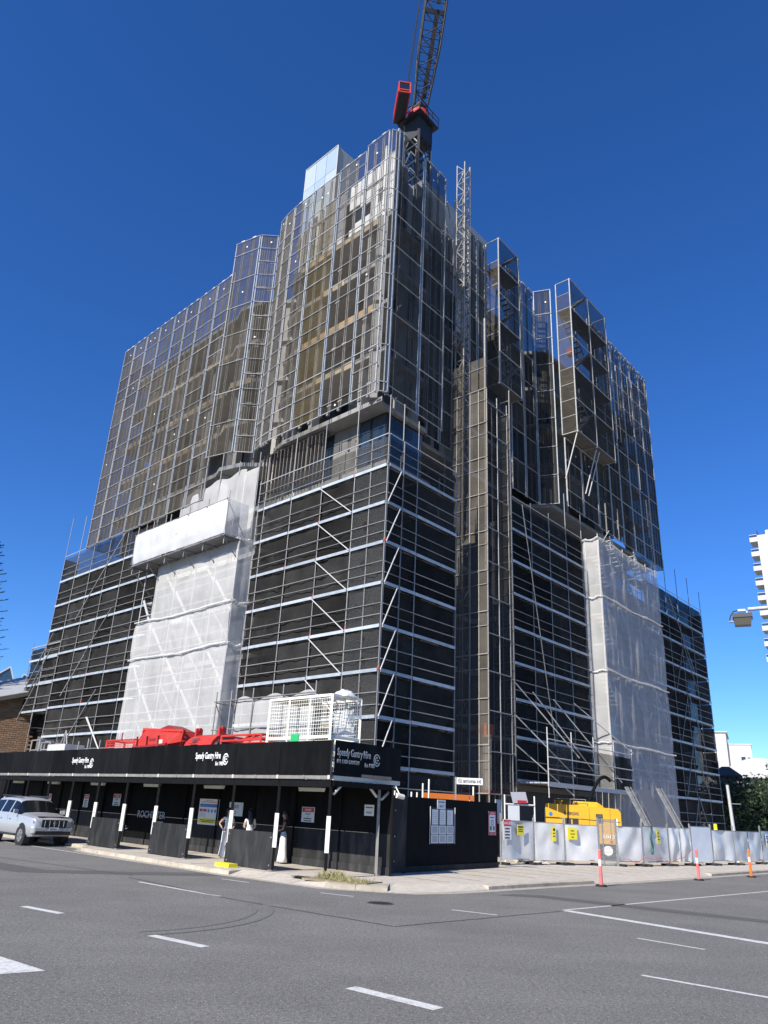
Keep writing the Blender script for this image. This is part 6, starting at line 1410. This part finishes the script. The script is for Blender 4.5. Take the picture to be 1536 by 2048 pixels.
# ------------------------------------------------------------------ background right: white tower, houses, trees
wt = thing('white_apartment_tower', 'tall white apartment tower with stacked balconies at the right edge', 'building', Vector((86, 141, 0)))
wu = Vector((.82, -.57, 0)).normalized(); wv = Vector((.57, .82, 0)).normalized(); wo = Vector((75.6, 141.2, 0))
m = MB(); m.box(wo + wu * 9 + wv * 8 + UP * 28.5, wu, wv, UP, 18, 16, 57); m.build('wall', bld_white, wt)
m = MB(); m.box(wo + wu * 9.5 + wv * 8 + UP * 57.6, wu, wv, UP, 16, 14, 1.2); m.build('roof_parapet', bld_cream, wt)
for k in range(19):
    z = 1.2 + 3.03 * k
    m = MB(); pts = []
    for t in range(9): an = R(60 + 170 * t / 8); pts.append(wo + wv * 1.6 + wu * (1.2 * math.cos(an) - .1) + wv * 1.7 * math.sin(an - R(60)) + UP * z)
    c0 = wo + wv * .2 - wu * 1.35 + UP * z
    m.box(wo + wv * 1.8 - wu * .7 + UP * (z + .45), wu, wv, UP, 1.5, 3.6, .95); bl = m.build('balcony', bld_white, wt)
    bar('rail', wo + wv * .05 - wu * 1.4 + UP * (z + 1.45), wo + wv * 3.5 - wu * 1.4 + UP * (z + 1.45), .06, .08, steel_w, bl)
    bar('rail', wo + wv * .05 - wu * 1.4 + UP * (z + 1.45), wo + wv * .05 + UP * (z + 1.45), .06, .08, steel_w, bl)
    brick('pane', wo + wv * .06 - wu * .7 + UP * (z + 1.18), wu, UP, wv, 1.3, .5, .04, glass_bl, bl); brick('window', wo + wv * 2.0 - wu * .03 + UP * (z + 1.9), wv, UP, wu, 2.2, 1.5, .05, glass_dk, wt)
    for j in range(4): brick('window', wo + wu * (4 + 3.6 * j) - wv * .03 + UP * (z + 1.5), wu, UP, wv, 1.6, 1.4, .05, glass_dk, wt)
def house(name, label, o, u, w, d, h, mat, roofm=None, roof_h=0, over=.4, wins=(), cat='house'):
    v = Vector((-u.y, u.x, 0)); r_ = thing(name, label, cat, o)
    m = MB(); m.box(o + u * w / 2 + v * d / 2 + UP * h / 2, u, v, UP, w, d, h); m.build('wall', mat, r_)
    if roofm:
        m = MB(); c = [o - u * over - v * over + UP * h, o + u * (w + over) - v * over + UP * h, o + u * (w + over) + v * (d + over) + UP * h, o - u * over + v * (d + over) + UP * h]
        cc_ = [o + u * w * .3 + v * d * .45 + UP * (h + roof_h), o + u * w * .7 + v * d * .45 + UP * (h + roof_h), o + u * w * .7 + v * d * .55 + UP * (h + roof_h), o + u * w * .3 + v * d * .55 + UP * (h + roof_h)]
        m.loft([[p - UP * .15 for p in c], c, cc_]); m.build('roof', roofm, r_)
    for (x, z, ww, hh) in wins:
        f = brick('window', o + u * x - v * .03 + UP * z, u, UP, v, ww, hh, .08, bld_white, r_); brick('pane', o + u * x - v * .08 + UP * z, u, UP, v, ww * .84, hh * .84, .03, glass_dk, f)
    return r_
hu = Vector((.9, -.43, 0)).normalized()
house('white_apartment_house', 'white stepped apartment block behind the far scaffold end', Vector((52.5, 125, 0)), hu, 4.1, 11, 16.1, bld_white, bld_white, .2, .25, ((2.1, 11.0, 1.1, 1.4),), 'building')
house('white_apartment_house', 'lower white block with square windows right of the stepped block', Vector((56.4, 124.2, 0)), hu, 3.7, 11, 14.3, bld_white, bld_white, .1, .1, ((.9, 10.5, .7, 1.4), (2.4, 11.7, .7, 1.5), (3.2, 11.7, .4, 1.3)), 'building')
house('white_apartment_house', 'far white block with roof rail at the right edge', Vector((66.3, 134.8, 0)), hu, 13, 13, 12.6, bld_white, None, 0, 0, ((1.6, 10.6, 1.5, 1.4), (4.4, 10.6, 1.5, 1.4), (7.2, 10.6, 1.5, 1.4)), 'building')
house('dark_roofed_house', 'shaded house with dark overhanging eaves beside the scaffold', Vector((33.5, 76.5, 0)), hu, 1.7, 6, 6.6, P('shaded_house_wall', (.18, .15, .12), .9), roof_dk, 1.0, .6, ((.9, 5.4, .7, 1.0),))
vb = thing('vaulted_house', 'grey house with a white barrel-vaulted roof', 'house', Vector((54, 117, 0)))
vo = Vector((51.6, 116.5, 0)); VS = 1.42; vv = Vector((-hu.y, hu.x, 0))
m = MB(); m.box(vo + hu * 4.8 + vv * 5.7 + UP * 4.4, hu, vv, UP, 9.6, 11.4, 8.8); m.build('wall', P('grey_house_wall', (.36, .34, .33), .85), vb)
rg = [[vo + hu * (-.3 + 7.4 * i / 12) + vv * y + UP * (8.8 + 2.7 * math.sin(math.pi * (i / 12) * .62 + .1)) for i in range(13)] + [vo + hu * 7.1 + vv * y + UP * 8.7, vo - hu * .3 + vv * y + UP * 8.7] for y in (-.7, 12)]
m = MB(); m.loft(rg); m.build('vault_roof', bld_white, vb, smooth=False)
m = MB(); m.prism([vo + hu * 7.0 - vv * .74 + UP * 8.8, vo + hu * 11.4 - vv * .74 + UP * 7.2, vo + hu * 7.0 - vv * .74 + UP * 11.3], vv * 11); m.build('gable', P('pale_gable', (.5, .47, .45), .85), vb)
bar('eave', vo - hu * .8 - vv * 1.3 + UP * 8.5, vo + hu * 6.5 - vv * 1.3 + UP * 7.9, 1.3, .22, roof_dk, vb)
for x_, z_ in ((6.2, 6.2), (8.5, 5.9)): f = brick('window', vo + hu * x_ - vv * .03 + UP * z_, hu, UP, vv, 1.3, 1.7, .08, frame_dk, vb); brick('pane', vo + hu * x_ - vv * .08 + UP * z_, hu, UP, vv, 1.0, 1.4, .03, glass_dk, f)
def leaf_tree(label, base, h, rad, n, seed, mats, squash=.85, trunk_r=.16, name='leafy_tree', group=None, size=.22, low=.3):
    rn = random.Random(seed); r_ = thing(name, label, 'tree', base, group); m = MB()
    m.cyl(base, base + UP * h * .55, trunk_r, trunk_r * .6, seg=9); limbs = []
    for k in range(7):
        t = rn.uniform(0, 6.28); p = base + UP * h * rn.uniform(.3, .55); q = p + Vector((math.cos(t), math.sin(t), 0)) * rad * rn.uniform(.5, .8) + UP * h * rn.uniform(.1, .3); m.cyl(p, q, trunk_r * .45, .03, seg=6, cap=False); limbs.append(q)
    m.build('trunk', bark, r_)
    cl = [base + UP * h * .72] + limbs + [base + Vector((rn.gauss(0, rad * .45), rn.gauss(0, rad * .45), h * rn.uniform(low + .15, .92))) for _ in range(16)]
    v = []; f = []; mi = []
    for k in range(n):
        c = rn.choice(cl); d = Vector((rn.gauss(0, 1), rn.gauss(0, 1), rn.gauss(0, .8))).normalized() * rad * .42 * rn.random() ** .4
        p = c + d; t = Vector((rn.gauss(0, 1), rn.gauss(0, 1), rn.gauss(0, .6))).normalized(); b_ = t.cross(Vector((rn.gauss(0, 1), rn.gauss(0, 1), rn.gauss(0, 1)))).normalized(); s_ = size * rn.uniform(.6, 1.4); i = len(v)
        v += [p - t * s_, p + b_ * s_ * .4, p + t * s_, p - b_ * s_ * .4]; f.append([i, i + 1, i + 2, i + 3]); mi.append(rn.randrange(len(mats)))
    mesh('crown', v, f, None, r_, mats=mats, mi=mi); return r_
for k, (x_, y_, h_, rd, lb) in enumerate(((31.6, 72.0, 5.2, 2.6, 'dark shrubby tree just behind the fence, leftmost of the row'), (34.2, 74.6, 6.2, 3.0, 'dark shrubby tree beside the grey pole'), (37.2, 78.5, 6.4, 3.2, 'dark tree in front of the vaulted house'), (40.6, 83.0, 6.2, 3.4, 'dark tree at the right picture edge behind the fence'))):
    leaf_tree(lb, Vector((x_, y_, PATH_Z)), h_, rd, 3800, 50 + k, [leaf_a, leaf_a, leaf_b], group='dark trees behind the fence', size=.2, low=.05)
leaf_tree('tree branch tips reaching in above the white houses at the right edge', Vector((49.5, 93, 0)), 10.5, 2.6, 2600, 71, [leaf_a, leaf_b], size=.18)
# ------------------------------------------------------------------ background left
bh = thing('brick_house', 'brown brick building with a grey skillion roof at the left edge', 'house', Vector((-31, 61, 0)))
bu = Vector((.93, .37, 0)).normalized(); bn = bu.cross(UP); bo_ = Vector((-34.2, 57.6, 0))
m = MB(); m.prism([bo_ + UP * 0, bo_ + bu * 8.2, bo_ + bu * 8.2 + UP * 9.3, bo_ + UP * 7.0], -bn * 7); bwall = m.build('wall', mortar, bh)
rn = random.Random(4); pr = []
for r_ in range(0, 34):
    z = 4.3 + r_ * .155
    x = 4.6 + (.2 if r_ % 2 else 0)
    while x < 8.1:
        if z + .13 < 7.0 + x * .28 - .2: pr.append((x, z))
        x += .41
big = pr[:300]; rest = pr[300:]
for x, z in big: brick('brick', bo_ + bu * (x + .19) + bn * .012 + UP * (z + .065), bu, UP, bn, .385, .13, .05, rn.choice(brick_c), bwall)
m = MB()
for x, z in rest: m.box(bo_ + bu * (x + .19) + bn * .012 + UP * (z + .065), bu, UP, bn, .385, .13, .05, rn.randrange(3))
if rest: q = m.build('bricks', brick_c, bwall); q['kind'] = 'stuff'
m = MB(); m.loft([[bo_ - bu * .4 + bn * .7 + UP * 6.95, bo_ + bu * 8.5 + bn * .7 + UP * 9.45, bo_ + bu * 8.5 + bn * .7 + UP * 9.62, bo_ - bu * .4 + bn * .7 + UP * 7.12], [bo_ - bu * .4 - bn * 7.4 + UP * 9.3, bo_ + bu * 8.5 - bn * 7.4 + UP * 11.8, bo_ + bu * 8.5 - bn * 7.4 + UP * 11.97, bo_ - bu * .4 - bn * 7.4 + UP * 9.47]]); m.build('roof', roof_grey, bh)
bar('fascia', bo_ - bu * .4 + bn * .74 + UP * 6.9, bo_ + bu * 8.5 + bn * .74 + UP * 9.42, .06, .3, roof_dk, bh)
oh = thing('ochre_building', 'ochre rendered wall behind the hanging scaffold at the left', 'building', Vector((-26, 66, 0)))
m = MB(); m.box(Vector((-25.5, 66.5, 3.9)), bu, Vector((-bu.y, bu.x, 0)), UP, 8, 6, 7.8); m.build('wall', ochre, oh)
brick('window', Vector((-26.2, 63.0, 7.1)), bu, UP, bn, 1.6, .5, .1, glass_dk, oh); m = MB(); m.box(Vector((-25.5, 66.5, 7.95)), bu, Vector((-bu.y, bu.x, 0)), UP, 8.4, 6.6, .3); m.build('roof', roof_dk, oh)
pg = thing('glass_pyramid_building', 'distant glass building with white-framed triangular roofs', 'building', Vector((-86, 182, 0)))
po_ = Vector((-91, 179, 0)); pu = Vector((.93, .36, 0)).normalized(); pn = Vector((-pu.y, pu.x, 0))
m = MB(); m.box(po_ + pu * 6 + pn * 6 + UP * 12.5, pu, pn, UP, 14, 12, 25); m.build('wall', glass_bl, pg)
for k in range(8): bar('floor_band', po_ - pu * 1 + UP * (4 + 2.7 * k), po_ + pu * 13 + UP * (4 + 2.7 * k), .3, .35, bld_white, pg)
for k, (x0, xa, x1, ha) in enumerate(((-1.2, 4.4, 6.3, 29.6), (6.3, 7.6, 14.5, 28.2))):
    a_, b_, c = po_ + pu * x0 + UP * 25, po_ + pu * x1 + UP * 25, po_ + pu * xa + UP * ha
    m = MB(); m.loft([[a_, b_, c], [a_ + pn * 12, b_ + pn * 12, c + pn * 6]]); t_ = m.build('glass_roof', glass_bl, pg)
    for p, q in ((a_, c), (c, b_), (a_, b_)): bar('roof_edge', p - pn * .1, q - pn * .1, .25, .3, bld_white, t_)
# Norfolk pine at the left edge
npn = thing('norfolk_pine', 'tall pine with tiered drooping branches at the left edge', 'tree', Vector((-34.2, 62, 0)))
m = MB(); m.cyl(Vector((-34.2, 62, 0)), Vector((-34.2, 62, 24)), .4, .04, seg=10); m.build('trunk', bark, npn)
rn = random.Random(12); v = []; f = []
for k in range(24):
    z = 3 + k * .82; ln = 5.0 * (1 - (z - 3) / 23) + .35
    for q in range(9):
        t = q * 6.283 / 9 + k * .35; d = Vector((math.cos(t), math.sin(t), 0)); l_ = ln * rn.uniform(.85, 1.1)
        for j in range(26):
            x = (j + 1) / 26; c = Vector((-34.2, 62, z)) + d * l_ * x + UP * (.35 * x * x * l_ * .5 - .1)
            for e in (-1, 1):
                sd_ = Vector((-d.y, d.x, 0)) * e; w_ = .34 * (1 - .5 * x) * rn.uniform(.8, 1.2); i = len(v)
                v += [c - d * .05, c + d * .07, c + sd_ * w_ + d * .16 + UP * rn.uniform(.02, .16)]; f.append([i, i + 1, i + 2])
mesh('crown', v, f, needle, npn)
